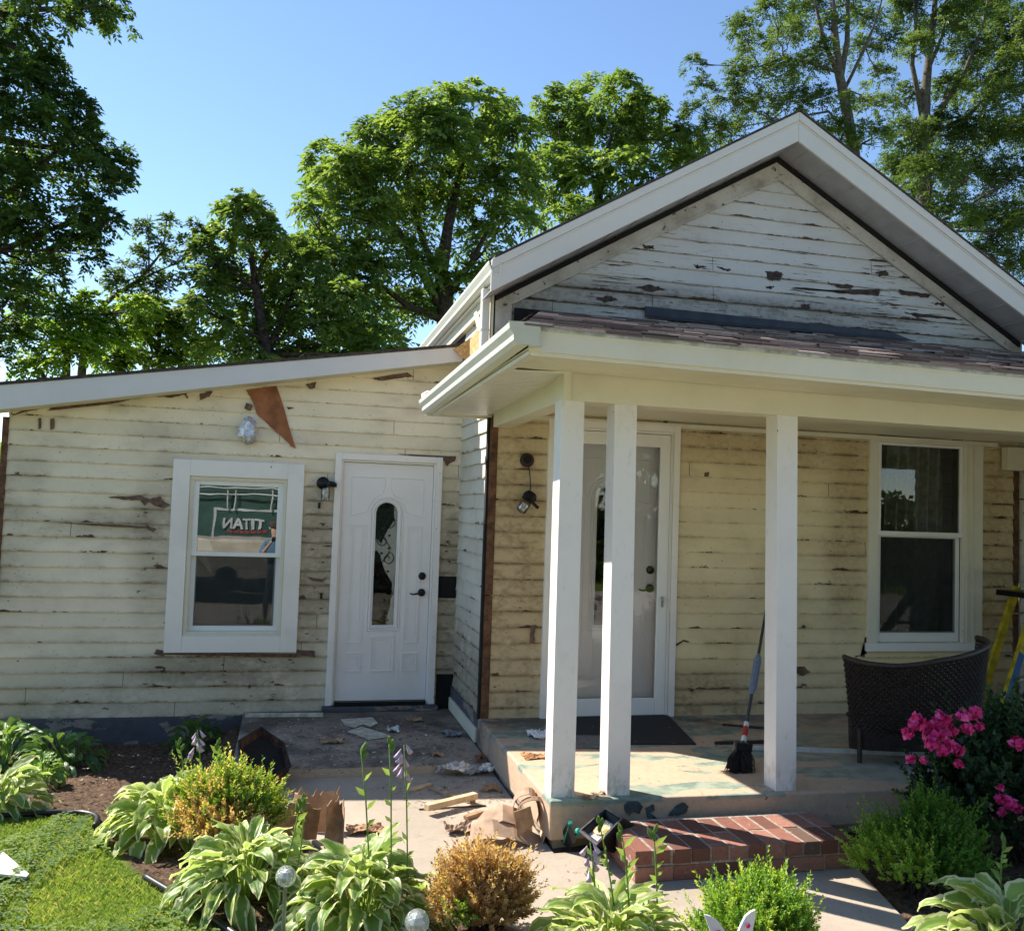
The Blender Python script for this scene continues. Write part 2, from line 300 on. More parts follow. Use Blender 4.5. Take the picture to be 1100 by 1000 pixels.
M['foil'] = simple('crumpled_foil', (.72,.72,.73), .35, .2, 30, metallic=.6, bump=.8)
M['cardboard'] = simple('cardboard', (.44,.26,.14), .85, .2, 14, bump=.15)
M['kraft'] = simple('kraft_paper', (.46,.31,.21), .85, .2, 7, bump=.2)
M['shard'] = simple('pale_siding_shard', (.55,.52,.42), .8, .2, 14)
M['lumber'] = simple('fresh_lumber', (.68,.50,.30), .7, .15, 14, bump=.15)
M['ladder'] = simple('yellow_fiberglass', (.55,.42,.02), .45, .2, 12)
M['blue'] = simple('blue_label', (.03,.12,.28), .5, .1, 8)
M['alu'] = simple('aluminium', (.35,.35,.34), .4, .15, 20, metallic=.7)
M['wicker'] = simple('dark_wicker', (.045,.032,.028), .5, .25, 60)
M['bristle'] = simple('black_bristle', (.012,.011,.011), .6, .2, 40)
M['handle'] = simple('grey_handle', (.05,.05,.055), .4, .1, 20)
M['bluegrey'] = simple('blue_grey_plastic', (.19,.24,.33), .4, .1, 20)
M['red'] = simple('red_plastic', (.5,.05,.03), .4, .1, 20)
M['mat'] = simple('black_rubber_mat', (.018,.018,.022), .8, .2, 60, bump=.5)
M['mat2'] = simple('grey_ribbed_mat', (.23,.22,.20), .85, .2, 40, bump=.3)
M['teal'] = simple('teal_plastic', (.02,.36,.26), .35, .1, 20)
M['edging'] = simple('black_edging', (.02,.02,.02), .38, .2, 12)
M['bark'] = simple('bark', (.07,.05,.038), .9, .35, 14, bump=.8)
M['bark2'] = simple('grey_bark', (.12,.10,.08), .9, .3, 14, bump=.8)
M['stem'] = simple('green_stem', (.16,.28,.05), .5, .15, 20)
M['pipew'] = simple('white_strip', (.62,.62,.60), .5, .1, 15)
M['stick'] = simple('dark_stick', (.05,.03,.02), .8, .2, 30)
# ------------------------------------------------------------------ ground
LAWN = [(-9,-1.0),(-3.3,-.93),(-2.93,-.95),(-2.6,-.91),(-2.45,-1.0),(-2.41,-1.28),(-2.2,-1.72),(-1.93,-2.2),(-1.675,-2.58),(-1.25,-3.3),(-.9,-4.3),(-.6,-6),(-.6,-12)]
PATHP = [(-1.45,-.46),(-.02,-.46),(-.02,-2.0),(.2,-2.0),(1.62,-2.0),(1.52,-2.36),(1.33,-3.1),(1.25,-3.6),(1.5,-4.6),(2.1,-6.2),(2.6,-12),(1.2,-12),(.9,-6.5),(.5,-4.6),(.1,-3.5),(-.32,-2.95),(-.75,-2.45),(-1.15,-1.9),(-1.42,-1.3)]
def inpoly(x, y, P):
    x = np.asarray(x); y = np.asarray(y); r = np.zeros(x.shape, bool); n_ = len(P)
    for i in range(n_):
        (x1,y1),(x2,y2) = P[i], P[(i+1)%n_]
        if y1 == y2: continue
        c_ = ((y1 > y) != (y2 > y)) & (x < (x2-x1)*(y-y1)/(y2-y1)+x1); r ^= c_
    return r
def dpoly(x, y, P):
    x = np.asarray(x, float); y = np.asarray(y, float); d = np.full(x.shape, 1e9)
    for i in range(len(P)-1):
        a = np.array(P[i]); b = np.array(P[i+1]); ab = b-a
        t = np.clip(((x-a[0])*ab[0]+(y-a[1])*ab[1])/(ab@ab), 0, 1); d = np.minimum(d, np.hypot(x-a[0]-t*ab[0], y-a[1]-t*ab[1]))
    return d
LAWNPOLY = LAWN + [(-60,-12),(-60,-1.0)]
def islawn(x, y): return inpoly(x, y, LAWNPOLY)
BEDPOLY = LAWN[:-1] + [(-.6,-5.2),(2.6,-5.2),(5.2,-4),(5.2,YW),(-9,YW)]
xs = np.r_[-600,-200,-80,-30,-14,-9, np.arange(-6,6.01,.06), 9,14,30,80,200,600]; ys = np.r_[-600,-200,-80,-30,-14, np.arange(-8,2.01,.06), 4,9,14,30,80,200,600]
GX, GY = np.meshgrid(xs, ys, indexing='ij'); bed = inpoly(GX, GY, BEDPOLY)
sd = dpoly(GX, GY, LAWN)*np.where(bed, 1, -1); GZ = gh(GX, GY) + np.where(bed, rng.normal(0, .006, GX.shape), 0)
# keep the sheet below the poured slabs
GZ = np.where(inpoly(GX, GY, PATHP) | ((GX > -1.8) & (GY > -.55) & (GY < 3)), GZ-.03, GZ)
nx, ny = GX.shape; idx = np.arange(nx*ny).reshape(nx, ny); F = np.stack([idx[:-1,:-1], idx[1:,:-1], idx[1:,1:], idx[:-1,1:]], -1).reshape(-1, 4)
n = N('ground_soil_and_grass', .95, 0, .1); a = n.noise(30, 7, .75); b = n.noise(3, 5, .6); f = n.noise(140, 3, .7)
soil = n.mix(n.rng(a, .35, .65), (.045,.028,.019), (.17,.11,.072)); soil = n.mix(n.rng(f, .58, .66), soil, (.30,.21,.14)); grass = n.mix(n.rng(b, .35, .65), (.10,.15,.025), (.15,.20,.035)); grass = n.mix(n.mul(n.rng(a, .5, .75), .6), grass, (.05,.05,.02))
n.bump(n.add(a, n.mul(f, .4)), .9, .02); M['ground'] = n.col(n.mix(n.rng(n.add(n.attr('bed'), n.mul(a, .05)), -.0, .05), grass, soil))
g = npobj('ground', np.stack([GX, GY, GZ], -1).reshape(-1, 3), F, {'bed': np.clip(np.where(bed, sd, -abs(sd)), -1, 1).ravel()}, M['ground'], smooth=True); tag(g, kind='structure')
def slabmesh(poly, z1, z0):
    mb = MB(); mb.prism([(x, y, z0) for x, y in poly], (0,0,z1-z0)); return mb
o = obj('path', slabmesh(PATHP, -.14, -.30), M['path'], bevel=.008); tag(o, kind='structure')
o = obj('street', MB().box(-300, 300, -17, -10.2, -.6, -.43), simple('pale_bounce_road', (.48,.44,.38), .9, .15, 20, bump=.3)); tag(o, kind='structure')  # unseen road, given a pale colour to bounce sunlight onto the facade
o = obj('bounce_pavement', MB().box(-60, 60, -10.0, -7.0, -.6, -.40), simple('pale_bounce_paving', (.60,.54,.45), .9, .12, 12, bump=.3)); tag(o, kind='structure')  # unseen paving added as a warm bounce surface for the shaded front
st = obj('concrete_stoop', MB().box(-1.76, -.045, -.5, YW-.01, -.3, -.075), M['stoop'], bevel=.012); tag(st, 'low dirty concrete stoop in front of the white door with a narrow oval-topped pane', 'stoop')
sbv = st.modifiers['bevel']

# ------------------------------------------------------------------ siding geometry
def clap(plane, s0, s1, z0, z1, holes=(), clip=None, ex=EX, out=.015, brk=(), step=.17, seed=1, skip=()):
    """real overlapping courses; plane(s, out, z) -> xyz"""
    r = random.Random(seed); mb = MB(); k = 0
    nco = int(math.ceil((z1-z0)/ex)); wav = {}
    for c in range(nco):
        zb = z0+c*ex; zt = min(zb+ex+.012, z1+.012); ph = r.random()*9; am = r.uniform(.0006, .0018); j = [r.uniform(s0, s1) for _ in range(max(1, int((s1-s0)/2.4)))]
        pts = sorted(set([s0, s1] + list(brk) + [h for H in holes for h in H[:2] if s0 < h < s1] + [s0+i*step for i in range(1, int((s1-s0)/step)+1)] + [q for x in j for q in (x, x+.004)]))
        pts = [p for p in pts if s0 <= p <= s1]
        for a, b in zip(pts[:-1], pts[1:]):
            if b-a < 1e-5: continue
            if any(abs(a-x) < 1e-6 and b-a < .006 for x in j): continue
            mid = (a+b)/2; segs = [(zb, zt)]
            for hx0, hx1, hz0, hz1 in holes:
                if hx0 < mid < hx1:
                    ns = []
                    for u0, u1 in segs:
                        if u1 <= hz0 or u0 >= hz1: ns.append((u0, u1))
                        else:
                            if u0 < hz0: ns.append((u0, hz0))
                            if u1 > hz1: ns.append((hz1, u1))
                    segs = ns
            for u0, u1 in segs:
                ca, cb = (clip(a), clip(b)) if clip else (9e9, 9e9)
                if u0 >= ca and u0 >= cb: continue
                def O(s_, z_, e=0):
                    wv = math.sin(s_*3.1+ph)*am + math.sin(s_*11+ph*2)*am*.35
                    return max(0.001, out*(1-(z_-zb)/(ex+.012)) + wv + .002)
                dz = lambda s_: (math.sin(s_*2.3+ph*3)*.0009 if u0 == zb else 0)
                A0, B0 = min(u0+dz(a), ca), min(u0+dz(b), cb); A1, B1 = min(u1, ca), min(u1, cb)
                i = len(mb.v)
                mb.v += [plane(a, O(a,A0), A0), plane(b, O(b,B0), B0), plane(b, O(b,B1), B1), plane(a, O(a,A1), A1), plane(a, -.004, A0), plane(b, -.004, B0)]
                mb.f += [(i, i+1, i+2, i+3), (i+4, i+5, i+1, i)]
    return mb
def pw(s, o_, z): return (s, YW-o_, z)
def pm(s, o_, z): return (s, -o_, z)
def pr(s, o_, z): return (-o_, s, z)
house = empty('house', (0, 0, -.14), 'cream wooden house with peeling paint, a low side wing and a gabled porch', 'house')
H = house
wingtop = lambda x: 2.318+(x+3.7)*.184
def gclip(x): return 4.69 - abs(x-2.345)*.585
WWH = (-2.27, -1.49, .55, 1.87); WDH = (-1.06, -.225, -.02, 2.06)
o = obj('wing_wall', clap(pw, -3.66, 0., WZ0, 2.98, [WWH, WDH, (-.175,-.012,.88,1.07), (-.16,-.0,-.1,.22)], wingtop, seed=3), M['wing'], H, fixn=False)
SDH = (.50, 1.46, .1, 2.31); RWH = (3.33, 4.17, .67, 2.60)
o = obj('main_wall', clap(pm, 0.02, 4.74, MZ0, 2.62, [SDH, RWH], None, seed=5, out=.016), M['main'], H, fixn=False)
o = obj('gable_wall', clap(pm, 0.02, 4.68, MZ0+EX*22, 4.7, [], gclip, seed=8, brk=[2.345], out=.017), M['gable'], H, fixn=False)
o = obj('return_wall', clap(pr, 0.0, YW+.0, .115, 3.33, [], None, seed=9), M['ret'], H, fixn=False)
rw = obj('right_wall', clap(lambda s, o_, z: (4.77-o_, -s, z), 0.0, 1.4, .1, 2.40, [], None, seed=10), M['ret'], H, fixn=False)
# sheathing behind the courses, with the same openings, and the other sides of the building
def sheath(plane, s0, s1, z0, zt, holes, th=.12):
    mb = MB(); xs_ = sorted(set([s0, s1]+[h for q in holes for h in q[:2]]))
    for a, b in zip(xs_[:-1], xs_[1:]):
        zs = [(z0, None)]; m_ = (a+b)/2
        hs = sorted([h for h in holes if h[0] < m_ < h[1]], key=lambda h: h[2]); lo = z0; segs = []
        for h in hs:
            if h[2] > lo: segs.append((lo, lo, h[2], h[2]))
            lo = h[3]
        segs.append((lo, lo, zt(a), zt(b)))
        for a0, b0, a1, b1 in segs:
            mb.prism([plane(a,.0,a0), plane(b,.0,b0), plane(b,.0,b1), plane(a,.0,a1)], Vector(plane(0,-th,0))-Vector(plane(0,0,0)))
    return mb
sh = MB()
for q in (sheath(lambda s,o_,z:(s,YW+.003-o_,z), -3.64, -.02, -.1, lambda x: wingtop(x)-.01, [WWH, WDH]),
          sheath(lambda s,o_,z:(s,.003-o_,z), .03, 4.72, -.1, lambda x: 2.9, [SDH, RWH]),
          sheath(lambda s,o_,z:(.003-o_,s,z), .13, 9, -.1, lambda x: 3.3, [])):
    i = len(sh.v); sh.v += q.v; sh.f += [tuple(a+i for a in f_) for f_ in q.f]
sh.prism([(.03,.004,2.9),(4.7,.004,2.9),(4.7,.004,3.3),(2.345,.004,4.66),(.03,.004,3.3)], (0,.1,0))
obj('sheathing', sh, M['inside'], H)
b_ = MB().box(-3.64,-3.52,YW+.13,5.5,-.1,2.28).box(-3.52,0.0,5.4,5.52,-.1,2.6).box(4.6,4.72,.13,9,-.1,3.3).box(.13,4.6,8.9,9.02,-.1,3.3)
b_.prism([(.13,8.9,3.3),(4.6,8.9,3.3),(2.345,8.9,4.66)], (0,.1,0)).box(-3.5,4.6,YW+.13 if 0 else 1.4,8.8,-.12,-.05)
obj('rear_wall', b_, M['wing'], H)
# foundations
f_ = MB().box(-3.66,-.02,YW-.03,YW+.1,-.5,-.098)
obj('foundation', f_, M['found'], H)
obj('foundation', MB().box(-.03,.1,0.01,YW-.012,-.3,.115), M['found'], H)
obj('skirt_board', MB().box(-.048,-.031,.03,YW-.04,-.075,.03), M['trimcream'], H, bevel=.002)
obj('foundation', MB().box(.02,4.75,-.012,.1,.0,.068), M['found'], H)
# bare spots and boards
pl = (M['peel'],)
rr = random.Random(4)
def patch(mb, pts, y, out=.0225, wig=1.2, ext=.006, sub=5):
    if isinstance(mb, tuple): mb, fin = MB(), mb
    else: fin = None
    P = []
    for i in range(len(pts)):
        a = pts[i]; b = pts[(i+1) % len(pts)]
        for k in range(sub):
            t = k/sub; P.append((a[0]+(b[0]-a[0])*t+rr.uniform(-wig,wig)*(k>0), a[1]+(b[1]-a[1])*t+rr.uniform(-wig,wig)*.7*(k>0)))
    mb.prism([tuple(onY(a, b, y-out)) for a, b in P], (0, ext, 0))
    if fin: obj('peeled_patch', mb, fin[0], H)
Yp = YW
patch(pl, [(12,447),(60,434),(110,430),(125,426),(60,430.),(30,438)], Yp, wig=.8)
patch(pl, [(60,435),(110,431),(172,422),(178,424),(200,421),(202,428),(197,424),(186,427),(160,426),(110,435),(50,441)], Yp, wig=.8)
patch(pl, [(214,423),(228,420),(225,426),(219,428),(215,430)], Yp, wig=.6)
patch(pl, [(116,534),(150,532),(160,536),(172,533),(178,540),(183,543),(175,546),(165,543),(160,538),(155,543),(150,537),(135,537)], Yp, wig=.8)
patch(pl, [(60,561),(110,563),(160,565.5),(168,568),(164,572),(158,567.5),(110,565)], Yp, wig=.5)
patch(pl, [(41,449),(44,449),(44,460),(41,461)], Yp, sub=2, wig=.4); patch(pl, [(54,450),(58,449),(58,460),(54,462)], Yp, sub=2, wig=.4)
patch(pl, [(328,413),(340,410),(338,417),(333,418)], Yp, wig=.4); patch(pl, [(400,406),(438,400),(445,405),(436,405),(410,409),(402,408)], Yp, wig=.6)
patch(pl, [(427,487.5),(490,490),(489,495),(484,497),(480,501),(477,495),(450,491)], Yp, wig=.6)
patch(pl, [(330,620),(345,622),(352,620),(346,625),(336,624)], Yp, wig=.4); patch(pl, [(308,437),(316,438),(310,440)], Yp, wig=.2)
patch(pl, [(318,698),(338,699),(338,706),(318,703)], Yp, wig=.6)
patch(pl, [(176,700),(320,702),(318,706),(176,703)], Yp, wig=.3)
patch(pl, [(168,697),(176,699),(176,705),(165,702)], Yp, wig=.4, sub=2)
pm_ = (M['peel'],)
patch(pm_, [(713,436),(718,436),(717,458),(713,458)], 0, sub=1); patch(pm_, [(570,672),(576,671),(574,690),(569,691)], 0, .023, wig=.8)
patch(pm_, [(919,704),(929,706),(929,685),(931,684),(931,702),(919,706)], 0, sub=2, wig=.3); patch(pm_, [(757,508),(762,507),(761,512),(757,512)], 0, wig=.3)
patch(pm_, [(852,716),(865,716),(870,722),(862,726),(852,722)], 0, wig=.8)
patch(pm_, [(726,692),(735,687),(741,689),(739,690),(734,689),(727,694)], 0, wig=.2, sub=1)
pg = (simple('grey_weathered_wood', (.075,.05,.04), .85, .3, 30, bump=.4),)
for pts in ([(822,292),(835,291),(842,295),(838,302),(826,301)], [(683,308),(700,306),(716,311),(700,314)], [(850,310),(865,309),(880,312),(915,316),(944,318),(946,311.)], [(888,303),(917,307),(915,311),(893,306)],
            [(941,292),(952,290),(956,296),(944,297)], [(965,312),(1000,316),(997,320),(970,317)], [(972,335),(1015,340),(1035,344),(985,341)], [(770,286),(785,289),(782,292)], [(745,284),(760,287),(748,288)],
            [(861,327),(870,327),(869,332),(862,331)], [(690,263),(703,264),(702,268),(692,267)], [(822,308),(831,307),(829,311)], [(640,320),(655,318),(664,322),(650,325)], [(1000,325),(1016,326),(1012,329)]):
    patch(pg, pts, 0, .0205, wig=1.5, sub=7)
tri = MB(); patch(tri, [(264,419),(297,414.5),(318,482),(312,479),(305,471),(290,458),(276,445),(272,432)], Yp, .024, wig=.6, ext=.008, sub=5); obj('exposed_sheathing', tri, M['rust'], H)
obj('tar_paper', MB().box(-.172,-.02,YW-.002,YW+.006,.875,1.075), M['dark'], H); obj('tar_paper', MB().box(-.165,-.02,YW-.002,YW+.006,-.095,.225), M['dark'], H)
# foil wrapped spot light under the eave
fl = empty
fo = MB(); c0 = onY(266, 455, YW-.05); rf = random.Random(5)
fo.lathe([(.012,.0),(.05,.02),(.078,.055),(.07,.12),(.05,.19),(.03,.215),(.0,.225)], onY(266,477,YW-.05), n=26)
fo.v = [(x+(rf.random()-.5)*.026, y+(rf.random()-.5)*.02, z+(rf.random()-.5)*.02) for x, y, z in fo.v]
fw = obj('floodlight', fo, M['foil'], H); tag(fw); obj('mounting_arm', MB().boxm(onY(267,437,YW-.03), (.04,.05,.05), (.3,.2,.5)), M['peel'], fw)
# corner boards
obj('corner_board', MB().box(-3.70,-3.655,YW-.022,YW+.1,-.1,2.27), M['wood'], H, bevel=.002)
cb = MB().box(-.018,.042,-.024,-.0,.1,1.02).box(-.018,.042,-.024,-.0,1.026,2.36)
obj('corner_board', cb, M['wood'], H, bevel=.003)
obj('corner_batten', MB().box(-.035,-.019,-.012,.04,.1,2.36), M['dark'], H)
obj('corner_board', MB().box(4.69,4.74,-.024,-.001,.1,2.16), M['wood'], H, bevel=.003)
obj('corner_board', MB().box(4.55,4.745,-.10,-.026,2.16,2.36), M['trimcream'], H, bevel=.003)
obj('corner_board', MB().box(-.03,.115,-.027,-.0,2.6,3.36), M['frieze'], H, bevel=.003)
obj('corner_board', MB().box(-.04,-.012,-.027,.08,2.5,3.34), M['trimcream'], H, bevel=.003)
obj('corner_board', MB().box(4.63,4.76,-.027,-.0,2.6,3.45), M['frieze'], H, bevel=.003)
# ------------------------------------------------------------------ wing roof
Yf = 1.0
A = onY(0,413,Yf); B = onY(499,371.5,Yf); A2 = onY(0,440,Yf); B2 = onY(497,388,Yf)
def ext(p, q, t): return tuple(Vector(p)+(Vector(q)-Vector(p))*t)
A = Vector(ext(A,B,-.08)); A2 = Vector(ext(A2,B2,-.08))
obj('fascia', MB().prism([A2, B2, B, A], (0,.022,0)), M['fascia'], H, bevel=.003)
obj('soffit', MB().prism([A2+Vector((0,.023,.012)), B2+Vector((0,.023,.012)), B2+Vector((0,.22,.012)), A2+Vector((0,.22,.012))], (0,0,-.012)), M['trimcream'], H)
obj('drip_edge', MB().prism([A+Vector((0,-.008,-.006)), B+Vector((0,-.008,-.006)), B+Vector((0,-.008,.012)), A+Vector((0,-.008,.010))], (0,.03,0)), M['roofing'], H)
wr = MB().prism([A+Vector((0,-.015,.013)), B+Vector((0,-.015,.013)), B+Vector((0,4.6,.013)), A+Vector((0,4.6,.013))], (0,0,.006)); obj('wing_roof', wr, M['roofing'], H)
# ------------------------------------------------------------------ main gable roof
AP, LO, RO = (2.325,4.90), (-.125,3.47), (4.83,3.475)   # outer line of the rake at Y=-.35
def raker(x0z0, x1z1, drop0, drop1, y0, y1, mb):
    (xa, za), (xb, zb) = x0z0, x1z1
    mb.prism([(xa,y0,za-drop1),(xb,y0,zb-drop1),(xb,y0,zb-drop0),(xa,y0,za-drop0)], (0,y1-y0,0)); return mb
for P, nm in ((LO,'l'), (RO,'r')):
    e = 2.325 + (.0006 if nm == 'r' else -.0006); ap = (e, AP[1])
    obj('rake_bead', raker(P, ap, .074, .088, -.366, -.338, MB()), M['gfascia'], H, bevel=.003)
    obj('rake_fascia', raker(P, ap, .045, .235, -.36, -.338, MB()), M['gfascia'], H, bevel=.003)
    obj('rake_trim', raker(P, ap, .0, .07, -.372, -.338, MB()), M['gfascia'], H, bevel=.006)
    lines = raker((P[0],P[1]), ap, .222, .232, -.337, -.03, MB())
    dirx = 1 if nm == 'l' else -1
    for i in range(12):
        t = (i+.5)/12; x = P[0]+(ap[0]-P[0])*t; z = P[1]+(ap[1]-P[1])*t
        lines.boxm((x,-.185,z-.235), (.010,.29,.007), (0, -dirx*.53, 0))
    obj('rake_soffit', lines, simple('grey_soffit', (.40,.40,.41), .5, .08, 6), H)
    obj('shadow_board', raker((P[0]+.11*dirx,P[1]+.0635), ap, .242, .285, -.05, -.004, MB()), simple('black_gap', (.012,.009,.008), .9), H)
    fq = 4.69
    obj('frieze_board', MB().prism([(2.345+(-dirx)*.0006,-.032,4.64),(2.345-dirx*.0006,-.032,4.475),(2.345-dirx*2.30,-.032,3.20),(2.345-dirx*2.30,-.032,3.32)], (0,.03,0)), M['frieze'], H, bevel=.003)
    ms = MB()
    ms.prism([(2.345-dirx*.0006,-.040,4.50),(2.345-dirx*.0006,-.040,4.470),(2.345-dirx*2.30,-.040,3.195),(2.345-dirx*2.30,-.040,3.22)], (0,.012,0)); obj('frieze_moulding', ms, M['frieze'], H)
rf_ = MB()
rf_.prism([(LO[0]+.02,-.38,LO[1]+.017),(2.325,-.38,4.905),(2.325,9.3,4.905),(LO[0]+.02,9.3,LO[1]+.017)], (0,0,.012)); rf_.prism([(RO[0]+.05,-.38,RO[1]-.03),(2.325,-.38,4.905),(2.325,9.3,4.905),(RO[0]+.05,9.3,RO[1]-.03)], (0,0,.012))
obj('main_roof', rf_, M['roofing'], H)
GP = [(0,0),(.0,-.045),(.018,-.075),(.03,-.085),(.095,-.085),(.095,0),(.088,0),(.088,-.078),(.036,-.078),(.008,-.04),(.008,0)]
gp = [(a-.095, b) for a, b in GP]
# main gutter along the left eave, seen from below
obj('gutter', MB().beam((-.06,9.2,3.455),(-.06,-.372,3.455), [(0,0),(0,-.1),(.05,-.1),(.068,-.085),(.07,-.06),(.09,-.02),(.092,0),(.084,0),(.08,-.02),(.06,-.07),(.045,-.09),(.008,-.09),(.008,0)], up=(0,0,1)) , M['gutter'], H, bevel=.002)
obj('eave_soffit', MB().box(-.08,.0,-.33,9.2,3.33,3.345), M['soffit'], H)
obj('eave_soffit', MB().box(-.05,-.004,.1,9.2,3.23,3.328), M['trimcream'], H)
ds = MB().beam((-.085,.02,2.5),(-.085,.02,3.345), [(-.03,-.04),(.03,-.04),(.03,.04),(-.03,.04)], up=(0,1,0)); o = obj('downspout', ds, M['gutter'], H, bevel=.01)
obj('joint_band', MB().box(-.119,-.051,-.024,.064,3.02,3.03), M['trimcream'], o); obj('joint_band', MB().box(-.119,-.051,-.024,.064,2.88,2.888), M['trimcream'], o)
ob = MB().prism([onX(499,374,-.03), onX(516,349,-.03), onX(519,355,-.03), onX(517,398,-.03), onX(507,392,-.03)], (.02,0,0))
ob.prism([onY(487,376,.97), onY(515,356,.85), onY(519,400,.85), onY(506,391,.9)], (0,.012,0)); obj('osb_patch', ob, M['osb'], H)
obj('flap', MB().prism([onX(508,334,-.06), onX(512,334,-.06), onX(519,352,-.06), onX(513,356,-.06)], (.004,0,0)), M['trimcream'], H)

# ------------------------------------------------------------------ porch roof
NL = Vector((-.40,-2.44,2.565)); NR = Vector((5.3,-2.44,2.487)); WR = Vector((5.3,0,3.225)); WL = Vector((.345,0,3.205)); FL = Vector((-.50,.10,2.475))
rr2 = random.Random(12); shm = MB(); sr = []
def lerp(a, b, t): return a+(b-a)*t
rows = 20
up_ = Vector((0,-.28,1)).normalized()
for r_ in range(rows):
    t0, t1 = r_/rows, (r_+1.25)/rows
    l0, r0 = lerp(NL,WL,t0), lerp(NR,WR,t0); l1, r1 = lerp(NL,WL,min(t1,1)), lerp(NR,WR,min(t1,1)); L_ = r0.x-l0.x; x = -rr2.random()*.25
    while x < L_:
        wd = rr2.choice((.16,.2,.27,.33)); a = max(0, x)/L_; b = min(L_, x+wd-.004)/L_; x += wd
        if b <= a: continue
        th = rr2.uniform(.006,.014); lo = rr2.uniform(-.012,.008)
        p = [lerp(l0,r0,a)+Vector((0,-.03+lo,-.006))+up_*th, lerp(l0,r0,b)+Vector((0,-.03+lo,-.006))+up_*th, lerp(l1,r1,b)+up_*.002, lerp(l1,r1,a)+up_*.002]
        q = [lerp(l0,r0,a)+Vector((0,-.03+lo,-.01)), lerp(l0,r0,b)+Vector((0,-.03+lo,-.01))]
        i = len(shm.v); shm.v += [tuple(v) for v in p+q]; shm.f += [(i,i+1,i+2,i+3),(i+4,i+5,i+1,i)]; sr += [rr2.random()]*6
shm.a['rnd'] = sr
pr_ = obj('porch_roof', shm, M['shingle'], H, fixn=False)
obj('roof_deck', MB().prism([NL+Vector((.03,.03,0)),NR+Vector((0,.03,0)),WR,WL], (0,0,-.03)).prism([NL,WL,FL], (0,0,-.02)), M['roofing'], H)
hipm = MB(); hs = []
for k in range(8):
    t0, t1 = k/8, (k+1.2)/8
    i = len(hipm.v); hipm.v += [tuple(v) for v in (lerp(NL,WL,t0)+Vector((-.02,0,.012)), lerp(FL,WL,t0)+Vector((-.02,0,.012)), lerp(FL,WL,min(1,t1))+Vector((0,0,.003)), lerp(NL,WL,min(1,t1))+Vector((0,0,.003)))]; hipm.f.append((i,i+1,i+2,i+3)); hs += [rr2.random()]*4
hipm.a['rnd'] = hs; obj('hip_shingles', hipm, M['shingle'], H, fixn=False)
# metal edge with the loose strip lifting at the left end
de = MB().prism([NL+Vector((0,-.012,-.022)), NR+Vector((0,-.012,-.022)), NR+Vector((0,-.012,.004)), NL+Vector((0,-.012,.004))], (0,.04,0))
obj('drip_edge', de, simple('galvanised_edge', (.60,.66,.72), .5, .2, 14), H, bevel=.001)
FB = .125
obj('fascia', MB().prism([NL+Vector((.04,0,-FB)), NR+Vector((0,0,-FB)), NR+Vector((0,0,-.02)), NL+Vector((.04,0,-.02))], (0,.02,0)), M['cream'], H, bevel=.003)
obj('fascia_moulding', MB().prism([NL+Vector((.05,.012,-FB-.02)), NR+Vector((0,.012,-FB-.02)), NR+Vector((0,.012,-FB+.0)), NL+Vector((.05,.012,-FB+.0))], (0,.03,0)), M['cream'], H)
# soffits: front (tongue and groove boards run along X) and left (boards across)
SZ = lambda x: 2.43-.012*x
BY = -1.905   # beam face
sf = MB()
for k in range(3):
    y0 = -2.425+k*.172; y1 = y0+.168
    sf.prism([(-.33,y0,SZ(-.33)+.004),(5.2,y0,SZ(5.2)),(5.2,y1,SZ(5.2)),(-.33+.05*k,y1,SZ(-.33)+.004)], (0,0,.01))
obj('front_soffit', sf, M['cream'], H, bevel=.0015)
ls = MB(); m_ = 26; yy0, yy1 = -2.4, .10
for k in range(m_):
    y0 = yy0+(yy1-yy0)*k/m_; y1 = yy0+(yy1-yy0)*(k+1)/m_-.011; xl = lambda y: -.33-.09*(y+2.4)/2.5
    if y0 < -1.95: continue
    zz = lambda y: 2.438-.055*(y+2.4)/2.5
    ls.prism([(xl(y0),y0,zz(y0)-.012),( .012,y0,zz(y0)-.0),(.012,y1,zz(y1)-.0),(xl(y1),y1,zz(y1)-.012)], (0,0,.010))
obj('side_soffit', ls, M['soffit'], H)
obj('soffit_trim', MB().prism([(-.36,-2.42,2.425),(-.45,.10,2.355),(-.405,.10,2.36),(-.30,-2.42,2.43)], (0,0,.02)), M['gutter'], H, bevel=.002)
obj('soffit_board', MB().prism([(-.36,-2.42,2.45),(-.46,.12,2.385),(.0,.12,2.40),(.0,-2.42,2.46)], (0,0,.01)), M['cream'], H)
obj('eave_end', MB().prism([(-.5,.115,2.36),(.0,.115,2.36),(.0,.115,2.62),(-.44,.115,2.48)], (0,.02,0)), M['trimcream'], H)
# left gutter (K style) with end caps
def gutter(p0, p1, name='gutter'):
    prof = [(0,-.105),(-.055,-.105),(-.075,-.085),(-.078,-.06),(-.098,-.03),(-.102,-.004),(-.098,.0),(-.09,0),(-.09,-.01),(-.068,-.055),(-.066,-.08),(-.05,-.095),(-.006,-.095),(-.006,0),(0,0)]
    return MB().beam(p0, p1, prof)
gL = gutter(NL+Vector((.03,-.03,.005)), FL+Vector((.05,0,.0)))
g_ = obj('gutter', gL, M['gutter'], H)
dd = (FL-NL).normalized()
capm = MB()
for P0, s_ in ((NL+Vector((.03,-.034,.005)), -1), (FL+Vector((.05,.004,0)), 1)):
    cq = MB() if s_ == 1 else capm
    cq.prism([P0+Vector((a,0,b)) for a, b in [(0,-.108),(-.057,-.108),(-.079,-.086),(-.082,-.06),(-.102,-.03),(-.106,0),(0,.004)]], (0,.006*s_,0))
    if s_ == 1: obj('end_cap', cq, M['gutter'], g_)
